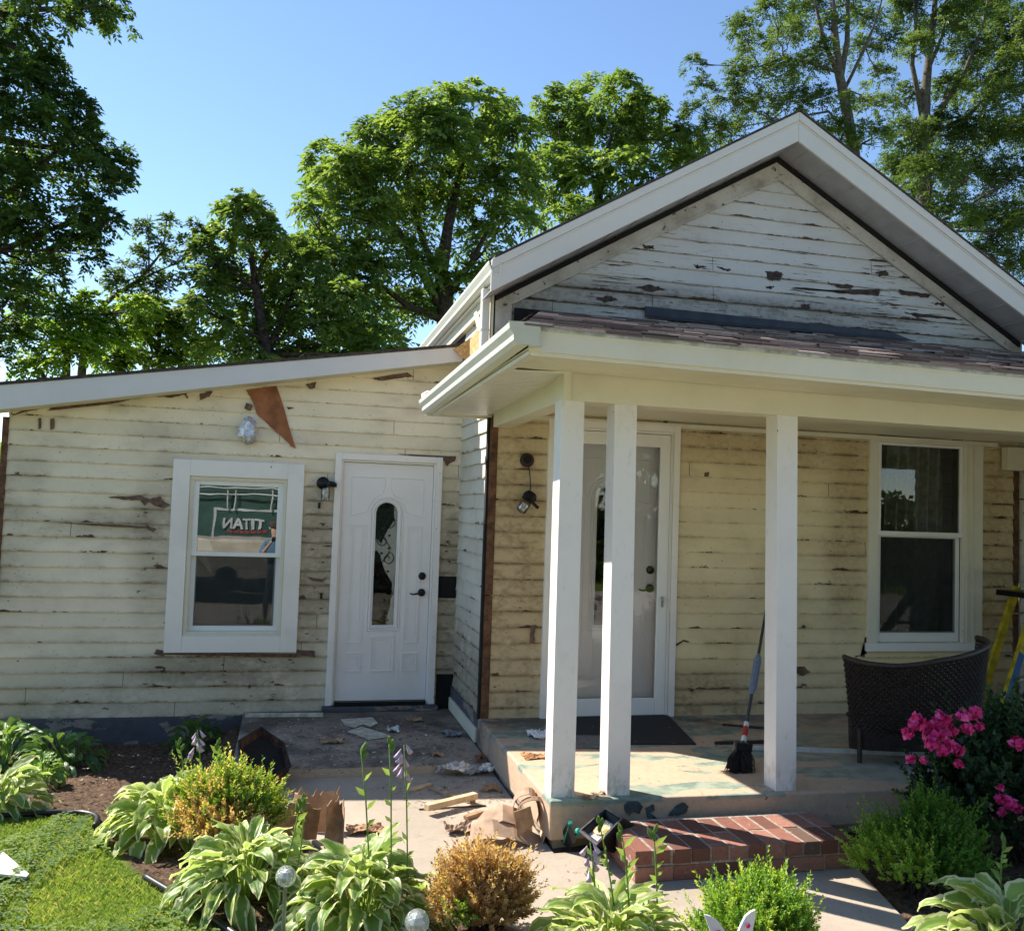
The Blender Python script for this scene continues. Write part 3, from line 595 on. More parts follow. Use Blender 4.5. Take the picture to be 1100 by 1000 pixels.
capm.prism([NL+Vector((.03,-.04,.008)), NL+Vector((.075,-.04,.008)), NL+Vector((.085,-.04,-.03)), NL+Vector((.075,-.04,-.075)), NL+Vector((.095,-.04,-.105)), NL+Vector((.03,-.04,-.11))], (0,.03,0))
obj('end_cap', capm, paint('aged_cap', (.60,.58,.46), .5, .5, (.30,.27,.18)), g_)
obj('gutter_elbow', MB().tube([FL+Vector((.02,.16,.0)), FL+Vector((.02,.22,.06)), FL+Vector((.06,.32,.09)), FL+Vector((.12,.42,.06))], .028, 12), M['gutter'], H, smooth=True)
obj('flashing', MB().prism([(1.2,-.03,3.235),(3.62,-.03,3.235),(3.45,-.03,3.285),(1.2,-.03,3.315)], (0,.012,0)).prism([(1.2,-.13,3.20),(3.6,-.13,3.20),(3.6,-.02,3.238),(1.2,-.02,3.238)], (0,0,.006)), M['flash'], H)
obj('flashing', MB().box(.13,.42,-.05,-.03,3.1,3.205), M['dark'], H)
# beam
bm_ = MB().prism([(0,BY,2.28),(5.2,BY,2.255),(5.2,BY,SZ(5.2)),(0,BY,2.44)], (0,.15,0)); obj('porch_beam', bm_, M['cream'], H, bevel=.003)
obj('beam_corner', MB().box(-.022,.022,BY-.014,BY+.15,2.282,2.436), M['cream'], H, bevel=.003)
obj('porch_beam', MB().prism([(0,BY+.152,2.285),(0,-.03,2.285),(0,-.03,2.42),(0,BY+.152,2.436)], (.13,0,0)), M['cream'], H, bevel=.003)
obj('porch_ceiling', MB().prism([(.13,-1.76,2.40),(5.2,-1.76,2.37),(5.2,0,2.40),(.13,0,2.42)], (0,0,.02)), M['cream'], H)
obj('ceiling_trim', MB().box(.1,4.5,-.04,-.016,2.36,2.395), M['trimcream'], H)
# posts
for (tl, bl, wt, wb_, yo) in (((603.8,430),(591.8,856),.1342,.1342,0), ((661,433),(652,855),.132,.134,0), ((835.7,446),(833,852.5),.132,.132,0)):
    pt = onY(tl[0], tl[1], -1.90); pb = onZ(bl[0], bl[1], .101); pt.z = 2.283
    yb = max(-1.922, min(pb.y, -1.895)); pb = onY(bl[0], bl[1], yb); pb.z = .1
    mb = MB(); i = 0; mb.v = [(pb.x,yb,pb.z),(pb.x+.134,yb,pb.z),(pb.x+.134,yb+.134,pb.z),(pb.x,yb+.134,pb.z),(pt.x,-1.895,pt.z),(pt.x+.134,-1.895,pt.z),(pt.x+.134,-1.761,pt.z),(pt.x,-1.761,pt.z)]
    mb.f = [(0,3,2,1),(4,5,6,7),(0,1,5,4),(1,2,6,5),(2,3,7,6),(3,0,4,7)]; obj('porch_post', mb, M['post'], H, bevel=.004)
# a pilaster against the wall behind the third post
# porch slab
ps = MB(); SL = [(-.035,.0),(-.035,-1.945),(5.3,-1.99),(5.3,.0)]
zt_ = lambda x: .112-.014*x if x < 1.5 else .091-.004*(x-1.5)
ps.prism([(x,y,-.10) for x,y in SL], (0,0,.2)); ps.v = [(x,y,(zt_(x) if z > 0 else z)) for x,y,z in ps.v]
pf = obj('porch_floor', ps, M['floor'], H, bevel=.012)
obj('porch_footing', MB().box(.0,5.2,-1.9,-.02,-.3,-.10), M['stoop'], H)
mbp = simple('bare_blue_concrete', (.07,.09,.10), .8, .25, 20)
for pts in ([(671,866),(676,861),(686,861),(691,866),(687,874),(680,872),(676,876),(672,871)], [(694,868),(702,864),(704,870),(698,873),(706,879),(696,878)], [(718,876),(726,866),(734,862),(740,866),(737,873),(728,876)]):
    patch((mbp,), pts, -1.93, .03, wig=.8, ext=.014, sub=3)

# ------------------------------------------------------------------ openings
def frame(mb, x0, x1, z0, z1, w_, y0, y1, wb_=None, wt=None):
    wt = w_ if wt is None else wt; wb_ = w_ if wb_ is None else wb_
    mb.box(x0, x0+w_, y0, y1, z0, z1); mb.box(x1-w_, x1, y0, y1, z0, z1)
    if wt: mb.box(x0+w_, x1-w_, y0, y1, z1-wt, z1)
    if wb_: mb.box(x0+w_, x1-w_, y0, y1, z0, z0+wb_)
    return mb
# wing window
wn = obj('window', frame(MB(), -2.408, -1.358, .418, 1.997, .135, YW-.045, YW-.0), M['white'], H, bevel=.004); tag(wn, 'double-hung wing window in a wide white trim')
obj('jamb', frame(MB(), -2.272, -1.494, .554, 1.861, .028, YW-.03, YW+.13), M['trimcream'], wn, bevel=.002)
obj('sash', frame(MB(), -2.243, -1.523, 1.205, 1.832, .045, YW-.008, YW+.02, .035, .04), M['vinyl'], wn, bevel=.003)
obj('sash', frame(MB(), -2.243, -1.523, .583, 1.232, .05, YW+.024, YW+.05, .055, .03), M['vinyl'], wn, bevel=.003)
obj('sash_lip', frame(MB(), -2.25, -1.516, .575, 1.84, .012, YW-.022, YW-.009), M['vinyl'], wn, bevel=.002)
obj('pane', MB().quad(-2.2,-1.565,YW+.004,1.238,1.794), M['glass'], wn, fixn=False); obj('pane', MB().quad(-2.195,-1.571,YW+.034,.635,1.204), glass('screened_glass', .13), wn, fixn=False)
obj('insect_screen', MB().box(-2.20,-1.56,YW+.020,YW+.022,.63,1.21), M['screen'], wn)
pk = MB(); pk.prism([(-2.195,YW+.05,1.245),(-2.08,YW+.05,1.245),(-2.10,YW+.05,1.33),(-2.195,YW+.05,1.35)], (0,.01,0)); pk.prism([(-2.19,YW+.055,1.19),(-2.12,YW+.055,1.2),(-2.07,YW+.055,1.06),(-2.1,YW+.055,1.08)], (0,.003,0)); obj('plastic_film', pk, M['paper'], wn)
obj('drop_cloth', MB().sheet(lambda u, v: (-2.3+.85*u, YW+.25+.35*v, .2+1.4*v+.02*math.sin(u*20)), 20, 8), simple('teal_interior', (.07,.13,.11), .9), wn)
# right window on the porch
wr_ = MB().box(3.236,3.325,-.04,0.,.66,2.36).box(4.155,4.355,-.04,0.,.66,2.36).box(3.325,4.155,-.038,0.,2.345,2.36)
rwn = obj('window', wr_, M['white'] if 0 else paint('yellowed_trim', (.72,.69,.58), .2, .45), H, bevel=.004); tag(rwn, 'tall porch window with dark glass and a curtain')
obj('window_sill', MB().box(3.22,4.37,-.055,0.,.60,.668), M['vinyl'], rwn, bevel=.003); obj('stop_moulding', MB().box(4.19,4.2,-.05,-.041,.66,2.35).box(4.25,4.258,-.05,-.041,.66,2.35), M['trimcream'], rwn)
obj('sash', frame(MB(), 3.326, 4.154, 1.56, 2.344, .028, -.03, .0, .03, .02), M['vinyl'], rwn, bevel=.003)
obj('sash', frame(MB(), 3.326, 4.154, .669, 1.585, .055, .004, .03, .09, .04), M['vinyl'], rwn, bevel=.003)
obj('meeting_rail', MB().box(3.32,4.16,-.036,-.031,1.565,1.60), M['vinyl'], rwn, bevel=.002)
obj('pane', MB().quad(3.35,4.13,-.016,1.585,2.33), glass('upper_glass', .03, (.7,.72,.7)), rwn, fixn=False); obj('pane', MB().quad(3.375,4.105,.012,.75,1.55), M['glass2'], rwn, fixn=False); obj('insect_screen', MB().box(3.375,4.105,-.004,-.002,.75,1.55), M['screen'], rwn)
obj('curtain', MB().sheet(lambda u, v: (3.58+.55*u, .2+.05*math.sin(u*34+math.sin(v*3)), .65+1.7*v), 90, 8), M['curtain'], rwn, smooth=True)
obj('curtain', MB().sheet(lambda u, v: (3.3+.12*u, .2+.03*math.sin(u*14), .65+1.7*v), 20, 8), M['curtain'], rwn, smooth=True)

def panelled(x0, w_, z0, h, y, parent, glassmat):
    """white moulded entry door with a narrow oval-topped pane; y = front face"""
    d = MB(); X = lambda u: x0+w_*u; Z = lambda v: z0+h*(1-v)
    ga, gb, gt, gbot = .375, .615, .165, .685
    cx_ = X((ga+gb)/2); rad = (X(gb)-X(ga))/2; zc = Z(gt)-rad
    # slab with an arched opening: columns beside, block below, segments above
    d.box(X(0),X(ga),y,y+.04,z0,z0+h).box(X(gb),X(1),y,y+.04,z0,z0+h).box(X(ga),X(gb),y,y+.04,z0,Z(gbot))
    m = 14
    for k in range(m):
        t0, t1 = math.pi*k/m, math.pi*(k+1)/m; a0 = (cx_-rad*math.cos(t0), zc+rad*math.sin(t0)); a1 = (cx_-rad*math.cos(t1), zc+rad*math.sin(t1))
        d.prism([(a0[0],y,a0[1]),(a1[0],y,a1[1]),(a1[0],y,z0+h),(a0[0],y,z0+h)], (0,.04,0))
    slab = obj('door_panel', d, M['door'], parent)
    mo = MB()
    def mould(u0, u1, v0, v1, wd=.013, pr_=.007):
        frame(mo, X(u0), X(u1), Z(v1), Z(v0), wd, y-pr_, y+.001)
        frame(mo, X(u0)+.028, X(u1)-.028, Z(v1)+.028, Z(v0)-.028, .006, y-.004, y+.001)
    for q in ((.10,.27,.26,.76), (.72,.89,.26,.76), (.37,.63,.73,.88), (.10,.27,.80,.88), (.72,.89,.80,.88)): mould(*q)
    # upper panels with an inner edge that follows the arch
    for s_ in (-1, 1):
        pts = [];  cxx = X(.495)
        path = [(X(.495)+s_*w_*.40, Z(.225)), (X(.495)+s_*w_*.40, Z(.06)), (X(.495)+s_*w_*.035, Z(.06)), (X(.495)+s_*w_*.035, Z(.105))]
        path += [(cxx+s_*(rad+.075)*math.sin(t), zc+(rad+.075)*math.cos(t)) for t in [.35,.6,.9,1.2,1.5]] + [path[0]]
        mo.tube([(a, y-.001, b) for a, b in path], .005, 6)
    # arched surround
    for R2, r3 in ((rad+.022,.011), (rad+.045,.006), (rad+.006,.006)):
        path = [(X(ga)-(R2-rad), Z(gbot)-(R2-rad))] + [(cx_-R2*math.cos(math.pi*k/16), zc+R2*math.sin(math.pi*k/16)) for k in range(17)] + [(X(gb)+(R2-rad), Z(gbot)-(R2-rad)), (X(ga)-(R2-rad), Z(gbot)-(R2-rad))]
        mo.tube([(a, y-.003, b) for a, b in path], r3, 8)
    obj('moulding', mo, M['door'], slab, smooth=False)
    gp_ = [(X(ga)-.004, Z(gbot)-.004)] + [(cx_-(rad+.004)*math.cos(math.pi*k/16), zc+(rad+.004)*math.sin(math.pi*k/16)) for k in range(17)] + [(X(gb)+.004, Z(gbot)-.004)]
    pq = MB(); pq.v = [(a, y+.012, b) for a, b in gp_]; pq.f = [tuple(range(len(gp_)))[::-1]]; obj('pane', pq, glassmat, slab, fixn=False)
    sc = MB(); rs = random.Random(3); g0, g1 = X(ga)+.02, X(gb)-.02; zz = Z(gbot)+.02; k = 0
    while zz < zc+rad*.3:   # wrought scrolls
        s_ = 1 if k % 2 else -1; c_ = (cx_+s_*.025, zz+.085)
        sp = [(c_[0]+s_*(.012+.045*t)*math.cos(t*7.5), y+.02, c_[1]+(.012+.05*t)*math.sin(t*7.5)) for t in [i/16 for i in range(17)]]
        sp += [(cx_-s_*.05, y+.02, zz+.02), (cx_-s_*.01, y+.02, zz-.045)]; sc.tube(sp, .0035, 5)
        for q in (.02, .13): sc.lathe([(0,-.014),(.012,0),(0,.014)], (cx_-s_*.03, y+.02, zz+q), (1,0,.6), 6)
        zz += .155; k += 1
    obj('scrollwork', sc, M['black'], slab)
    kb = MB(); kx = X(.915); db = MB()
    for kz in (Z(.475), Z(.545)): (kb if kz < Z(.5) else db).lathe([(0,.03),(.022,.03),(.033,.02),(.033,0)], (kx, y, kz), (0,-1,0), 16)
    kb.tube([(kx,y-.03,Z(.545)),(kx,y-.05,Z(.545)),(kx-.03,y-.055,Z(.548)),(kx-.08,y-.052,Z(.552)),(kx-.105,y-.048,Z(.548))], [.012,.011,.009,.007,.006], 8)
    obj('handle', kb, M['black'], slab, smooth=True); obj('deadbolt', db, M['black'], slab, smooth=True)
    return slab
wd = obj('door', frame(MB(), -1.103, -.177, -.03, 2.109, .055, YW-.05, YW+.0, 0), M['white'], H, bevel=.004); tag(wd, 'white wing entry door in a white frame')
obj('jamb', frame(MB(), -1.047, -.233, -.03, 2.053, .016, YW-.03, YW+.12, 0), M['white'], wd, bevel=.002)
sl_ = panelled(-1.028, .776, .003, 2.03, YW-.003, wd, M['dglass'])
obj('threshold', MB().box(-1.03,-.25,YW-.05,YW+.1,-.035,.0), M['black'], wd); obj('threshold_step', MB().box(-1.13,-.15,YW-.10,YW-.0,-.075,-.037), M['found'], wd, bevel=.004)
pp = MB(); gx0 = -1.028+.776*.615
pts = [(gx0+.004,1.72),(gx0-.03,1.70),(gx0-.028,1.60)] + [(gx0-.02-.115*math.sin(math.pi*t)**1.0, 1.55-.55*t) for t in [i/12 for i in range(13)]] + [(gx0-.03,.80),(gx0-.07,.64),(gx0+.004,.64)]
pp.prism([(a, YW+.03, b) for a, b in pts], (0,.003,0)); pp.sheet(lambda u, v: (-.74+.12*u, YW+.035, 1.26+.10*v+.02*math.sin(u*9)), 8, 3); obj('torn_paper', pp, M['paper'], wd)
# storm door
sdo = obj('storm_door', frame(MB(), .436, 1.522, .1, 2.378, .055, -.045, .0, 0), M['white'], H, bevel=.004); tag(sdo, 'full-glass white storm door over the porch entry')
obj('jamb', frame(MB(), .492, 1.466, .1, 2.322, .018, -.032, .1, 0), M['white'], sdo, bevel=.002)
obj('door_leaf', frame(MB(), .512, 1.446, .115, 2.30, .085, -.03, .004, .13, .10), M['vinyl'], sdo, bevel=.005)
obj('pane', MB().quad(.595,1.363,-.014,.24,2.205), M['sglass'], sdo, fixn=False)
s2 = panelled(.56, .84, .14, 2.08, .06, sdo, M['dglass']); obj('door_header', MB().box(.5,1.46,.055,.1,2.22,2.31), M['door'], sdo)
obj('sill', MB().box(.5,1.46,-.05,.1,.094,.114), M['black'], sdo); obj('latch', MB().tube([(1.40,-.03,.99),(1.40,-.06,.99),(1.385,-.06,1.03)], .007, 6).box(1.395,1.41,-.04,-.03,.95,1.03), M['alu'], sdo)
obj('hinge_strip', MB().box(1.452,1.462,-.045,-.034,.12,2.3), M['gutter'], sdo)
# wall lamps
def lamp_jar(p, parent, tiltx=0, tilty=0):
    pass
wl = obj('wall_lamp', MB().lathe([(0,.05),(.05,.045),(.055,.01),(.055,0)], onY(347,519,YW-.02), (0,-1,0), 18), M['black'], H, smooth=True)
p = onY(352,522,YW-.09)
obj('lamp_arm', MB().tube([onY(347,519,YW-.05), onY(355,519,YW-.09), onY(360,520,YW-.09)], .018, 10).boxm(onY(356,521,YW-.08), (.09,.03,.035)), M['black'], wl, smooth=False)
obj('lamp_jar', MB().lathe([(.03,0),(.038,-.02),(.038,-.10),(.030,-.105)], onY(350,524,YW-.08), n=14), glass('jar_glass', .15, (.8,.82,.8)), wl, smooth=True)
wl2 = obj('wall_lamp', MB().lathe([(0,.03),(.04,.028),(.055,.01),(.055,0)], onY(566,494.5,-.015), (0,-1,0), 18), simple('rusty_brown_metal', (.05,.025,.015), .6, .3, 30), H, smooth=True)
obj('wire', MB().tube([onY(567,499,-.03), onY(569,507,-.05), onY(569.5,514,-.04), onY(570,524,-.05), onY(568,532,-.07)], .004, 6), M['black'], wl2)
ax = Vector((-.55,-.25,-.8))
obj('lamp_head', MB().lathe([(0,-.03),(.045,-.03),(.055,-.005),(.05,.03),(.034,.036),(.034,.05)], onY(569,534,-.08), ax, 18).boxm(onY(573,541,-.08), (.10,.03,.02), (0,.7,0)), M['black'], wl2, smooth=False)
obj('lamp_jar', MB().lathe([(.034,.05),(.042,.06),(.04,.13),(.030,.14),(.0,.14)], onY(569,534,-.08), ax, 16), glass('jar_glass_dangling', .18, (.85,.86,.84)), wl2, smooth=True)
obj('wall_box', MB().lathe([(0,.02),(.03,.02),(.035,0)], onY(566,494,-.03), (0,-1,0), 12), M['dark'], wl2)
for (a, b) in ((343,543),(345,640)): obj('wall_hardware', MB().boxm(onY(a, b, YW-.02), (.02,.02,.05)), M['black'], H)

# ------------------------------------------------------------------ foliage
def unit(a): return a/np.maximum(np.linalg.norm(a, axis=-1, keepdims=True), 1e-9)
def leaves(P, D, Nn, L, W, rnd, fold=.18):
    """kite-shaped folded leaves: 4 verts, 2 triangles each"""
    n_ = len(P); D = unit(D); Sd = unit(np.cross(D, Nn)); Nn = np.cross(Sd, D); L = np.broadcast_to(L, (n_,))[:,None]; W = np.broadcast_to(W, (n_,))[:,None]
    mid = P + D*L*.42
    V = np.stack([P, mid+Sd*W*.5+Nn*W*fold, P+D*L, mid-Sd*W*.5+Nn*W*fold], 1).reshape(-1, 3)
    i = np.arange(n_)[:,None]*4; F = np.concatenate([i+[0,1,2], i+[0,2,3]], 1).reshape(-1, 3)
    return V, F, np.repeat(rnd, 4)
def rdir(n_): return unit(rng.normal(size=(n_, 3)))
def sprays(C, OUT, nl, spread, L, W, droop, tone):
    """each spray: leaflets along 4 to 6 arching stalks leaving point C towards OUT"""
    ns = len(C); arms = 5; per = nl//arms; n_ = ns*arms*per
    a = np.repeat(C, arms*per, 0); o_ = np.repeat(OUT, arms*per, 0)
    ad = np.repeat(unit(OUT + rng.normal(size=(ns,3))*.2), arms, 0) ; ad = unit(np.repeat(OUT, arms, 0)*.9 + rdir(ns*arms)*.95); ad = np.repeat(ad, per, 0)
    t = np.tile(np.linspace(.25, 1, per), ns*arms)[:,None]
    pos = a + ad*t*spread + np.array([0,0,-1])*(t**2)*spread*droop
    side = unit(np.cross(ad, rdir(n_)*.3+np.array([0,0,1.]))) * np.where(np.arange(n_) % 2, 1, -1)[:,None]
    d = unit(ad*.6 + side*.8 + np.array([0,0,-1])*droop*(.5+t) + rng.normal(size=(n_,3))*.18)
    nn = unit(np.array([0,0,1.]) + ad*.3 + rng.normal(size=(n_,3))*.55)
    rn = np.clip(np.repeat(tone, arms*per) + rng.normal(size=n_)*.09, 0, 1)
    return leaves(pos, d, nn, L*rng.uniform(.7,1.2,n_), W*rng.uniform(.8,1.15,n_), rn)
def wiggle(a, b, k, amp, sag=0):
    a = Vector(a); b = Vector(b); out = []
    for i in range(k+1):
        t = i/k; q = a+(b-a)*t; s_ = math.sin(math.pi*t); out.append(q+Vector((random.uniform(-1,1),random.uniform(-1,1),random.uniform(-.6,.6)))*amp*s_+Vector((0,0,sag*s_)))
    return out
def tree(name, label, base, blobs, trunk, limbs=(), mat=None, bark='bark', dens=34, nl=30, spread=.55, L=.17, W=.075, droop=.45, group=None, r0=.2, inner=.5, squash=.8):
    """blobs: (x, y, z, r) foliage masses; trunk and limbs: lists of (point, radius)"""
    root = empty(name, base, label, 'tree', group)
    tm = MB(); tm.tube([p for p, r in trunk], [r for p, r in trunk], 9)
    nodes = [(Vector(p), r) for p, r in trunk[1:]]
    for lb in limbs:
        tm.tube([p for p, r in lb], [r for p, r in lb], 7); nodes += [(Vector(p), r) for p, r in lb]
    VS, FS, RS = [], [], []; off = 0
    for (x, y, z, r) in blobs:
        c = Vector((x, y, z)); nd = min(nodes, key=lambda q: (q[0]-c).length + max(0, q[0].z-c.z)*1.5)
        rb = max(.02, min(nd[1]*.5, .03+.03*r)); w_ = wiggle(nd[0], c, 5, .12*r+.03, .08*r); tm.tube(w_, [rb*(1-.6*i/5) for i in range(6)], 5)
        for k in range(5):
            q = c+Vector(tuple(rdir(1)[0]*r*.8)); tm.tube(wiggle(w_[3], q, 3, .05*r), [rb*.45, rb*.35, rb*.25, rb*.12], 4, False)
        ns = max(8, int(dens*2.1*r**2)+6); u = rdir(ns); u[:,2] = np.where(u[:,2] < -.45, -u[:,2], u[:,2])
        rad = r*np.where(rng.random(ns) < inner, rng.uniform(.25,.8,ns), rng.uniform(.78,1.05,ns))[:,None]
        lump = 1+.16*np.sin(u[:,0:1]*5+x*3)*np.cos(u[:,2:3]*6+z*2)
        C_ = np.array([x,y,z])+u*rad*lump*np.array([1,1,squash]); tone = np.clip(.5+.22*rng.normal(size=ns)*.7+.12*math.sin(x*7+z*5), .02, .98)
        V, F, rn = sprays(C_, unit(u+np.array([0,0,.25])), nl, spread*min(1, .55+.45*r), L, W, droop, tone)
        VS.append(V); FS.append(F+off); RS.append(rn); off += len(V)
    obj('trunk', tm, M[bark], root, smooth=True)
    npobj('crown', np.concatenate(VS), np.concatenate(FS), {'rnd': np.concatenate(RS)}, mat, root)
    return root
M['walnut'] = leafm('walnut_leaf', [(0,(.06,.105,.035)),(.5,(.12,.19,.05)),(1,(.22,.30,.08))], .55)
M['oakdark'] = leafm('dark_oak_leaf', [(0,(.03,.06,.022)),(.6,(.06,.11,.03)),(1,(.13,.21,.04))], .52)
M['elm'] = leafm('elm_leaf', [(0,(.035,.065,.024)),(.5,(.075,.125,.038)),(1,(.16,.22,.06))], .45)
M['lowleaf'] = leafm('yellow_green_leaf', [(0,(.07,.14,.025)),(.5,(.15,.25,.04)),(1,(.27,.38,.06))], .52)
def PB(lst, Y, dj=.8):
    out = []
    for (a, b, r) in lst:
        y = Y+random.uniform(-dj, dj); p = onY(a, b, y); out.append((p.x, p.y, p.z, r*(p-CAM).dot(FW)/FPX))
    return out
def PT(lst, Y): return [(tuple(onY(a, b, Y+dy)), r) for a, b, r, dy in lst]
def gb(a, b, Y): p = onY(a, b, Y); return (p.x, p.y, -.2)
# centre walnut
Y = 14
tree('walnut_tree', 'tall dense green tree with a forked trunk rising between the wing roof and the gable', gb(482,330,Y), PB([
    (508,115,26),(478,120,30),(535,128,22),(450,135,28),(425,150,28),(398,150,22),(555,140,16),(520,160,34),(470,165,38),(430,190,40),(395,190,34),(365,180,20),(350,172,14),(352,205,24),(335,222,16),
    (385,235,34),(420,245,36),(460,225,34),(505,210,36),(540,195,28),(562,185,18),(550,235,24),(515,265,26),(440,290,30),(400,290,36),(360,285,34),(385,335,36),(430,340,32),(350,330,30),(455,335,22),(530,300,20),(500,310,22),(340,262,18),(410,370,26),(375,375,26)], Y, 1.4),
    [((gb(482,330,Y)), .26)] + PT([(482,400,.24,0),(478,330,.21,0),(474,290,.17,0),(482,240,.12,0),(495,180,.07,.3),(505,130,.03,.4)], Y),
    [PT([(476,335,.14,0),(458,300,.12,0),(432,255,.08,-.3),(405,215,.05,-.5),(388,180,.02,-.6)], Y), PT([(474,300,.10,0),(455,262,.08,.3),(440,210,.05,.5),(435,160,.02,.6)], Y), PT([(480,345,.10,0),(440,330,.08,-.3),(400,300,.05,-.6),(360,290,.03,-.8)], Y),
     PT([(478,320,.10,0),(505,285,.07,.2),(530,235,.05,.3),(545,180,.02,.3)], Y)], M['walnut'], dens=24, nl=55, L=.165, W=.07)
Y = 11.5
tree('walnut_tree', 'lower twin-topped green tree behind the middle of the wing roof', gb(290,400,Y), PB([
    (263,222,15),(248,232,14),(278,240,16),(240,258,20),(268,262,22),(222,275,14),(292,258,14),(300,280,20),(318,268,15),(335,285,18),(215,305,16),(250,300,26),(285,310,28),(325,315,26),(222,335,22),(260,345,28),(305,350,28),(345,345,24),(370,320,20),(235,375,24),(280,385,26),(325,385,26),(370,370,26),(355,395,24),(400,385,24)], Y, .9),
    [(gb(290,400,Y), .16)] + PT([(290,430,.14,0),(285,370,.12,0),(275,310,.08,0),(266,250,.03,0)], Y), [PT([(287,380,.08,0),(310,330,.06,.2),(325,285,.03,.3)], Y)], M['walnut'], dens=44, nl=50, L=.135, W=.06, spread=.42)
Y = 17
tree('walnut_tree', 'rounded green tree directly behind the left slope of the gable roof', gb(640,300,Y), PB([
    (600,118,20),(635,105,22),(668,102,20),(692,118,18),(585,145,20),(618,148,30),(655,145,34),(695,150,30),(722,155,16),(740,170,18),(590,185,26),(630,195,32),(675,195,34),(715,190,28),(745,200,20),(580,222,20),(610,235,24),(655,235,28),(760,190,20),(700,225,24)], Y, 1.5),
    [(gb(640,300,Y), .24)] + PT([(640,380,.22,0),(638,260,.17,0),(645,200,.10,0),(660,130,.03,0)], Y), [PT([(638,270,.1,0),(612,225,.07,0),(600,160,.03,0)], Y), PT([(640,260,.1,0),(675,215,.07,0),(690,150,.03,0)], Y), PT([(638,270,.07,0),(572,240,.05,0),(578,190,.03,0)], Y)], M['walnut'], dens=19, nl=55, L=.18, W=.08, spread=.6)
# dark tree at the far left, with a branch reaching over the top of the picture
Y = 9.5
tree('oak_tree', 'large dark tree filling the left edge with one branch reaching across the top corner', gb(-60,400,Y), PB([
    (105,8,26),(125,22,14),(75,5,22),(45,15,26),(15,25,30),(30,60,26),(55,75,14),(20,95,34),(62,112,22),(85,120,14),(30,140,36),(72,150,28),(100,160,20),(120,180,20),(95,195,28),(50,190,38),(10,200,34),(128,200,12),(85,232,26),(115,240,14),(40,245,36),(5,260,34),(80,270,22),(100,262,12),(45,295,28),(10,320,30),(5,365,24),(-30,300,40),(-40,200,50),(-40,100,50),(-30,20,40),(-10,385,20)], Y, 1.2),
    [(gb(-75,400,Y), .34)] + PT([(-75,430,.32,0),(-65,250,.26,0),(-50,120,.18,0),(-40,0,.12,0),(-30,-80,.06,0)], Y),
    [PT([(-50,130,.1,0),(0,150,.07,0),(60,160,.045,0),(110,178,.02,0)], Y), PT([(-45,30,.08,0),(0,12,.06,0),(60,10,.04,0),(115,8,.02,0)], Y), PT([(-65,240,.1,0),(0,270,.06,0),(60,245,.04,0),(95,235,.02,0)], Y), PT([(-60,210,.1,0),(10,210,.06,0),(75,150,.03,0)], Y)],
    M['oakdark'], dens=46, nl=50, spread=.38, L=.105, W=.055, droop=.3)
Y = 12
tree('young_tree', 'thin sparse tree with bare twigs against the sky left of the twin-topped tree', gb(150,400,Y), PB([
    (158,245,10),(178,240,9),(200,262,9),(210,245,6),(172,262,12),(150,275,10),(185,280,10),(205,278,7),(140,292,14),(165,298,12),(190,300,9),(130,310,12),(120,300,9),(150,315,16),(175,310,9)], Y, .5),
    [(gb(88,400,Y), .09)] + PT([(88,400,.08,0),(92,345,.06,0),(118,322,.05,0),(150,300,.035,0),(175,270,.02,0),(180,232,.006,0)], Y),
    [PT([(150,300,.02,0),(185,285,.012,0),(210,262,.005,0),(212,240,.003,0)], Y), PT([(160,290,.02,0),(160,255,.01,0),(158,230,.004,0)], Y), PT([(120,320,.02,0),(150,318,.012,0),(195,305,.004,0)], Y)], M['elm'], dens=90, nl=20, spread=.22, L=.11, W=.045, droop=.3, bark='bark2')
tree('young_tree', 'bright yellow-green tree low behind the left end of the wing roof', gb(70,420,11), PB([
    (60,335,18),(90,350,20),(45,365,22),(75,380,24),(110,375,24),(40,395,18),(130,350,20),(150,335,16),(100,325,10),(30,335,10)], 11, .7),
    [(gb(70,420,11), .1)] + PT([(70,430,.09,0),(72,380,.06,0),(65,340,.03,0)], 11), (), M['lowleaf'], dens=80, nl=45, spread=.36, L=.11, W=.055, droop=.35)
tree('young_tree', 'leafy green tree low behind the wing roof, right of the yellow-green one', gb(170,420,12.5), PB([
    (150,360,22),(175,350,20),(195,365,20),(140,390,22),(185,395,24),(165,330,12),(205,340,14),(215,385,20),(120,395,16)], 12.5, .7),
    [(gb(170,420,12.5), .1)] + PT([(170,430,.09,0),(170,380,.06,0),(172,350,.03,0)], 12.5), (), M['walnut'], dens=80, nl=45, spread=.36, L=.11, W=.055, droop=.35)
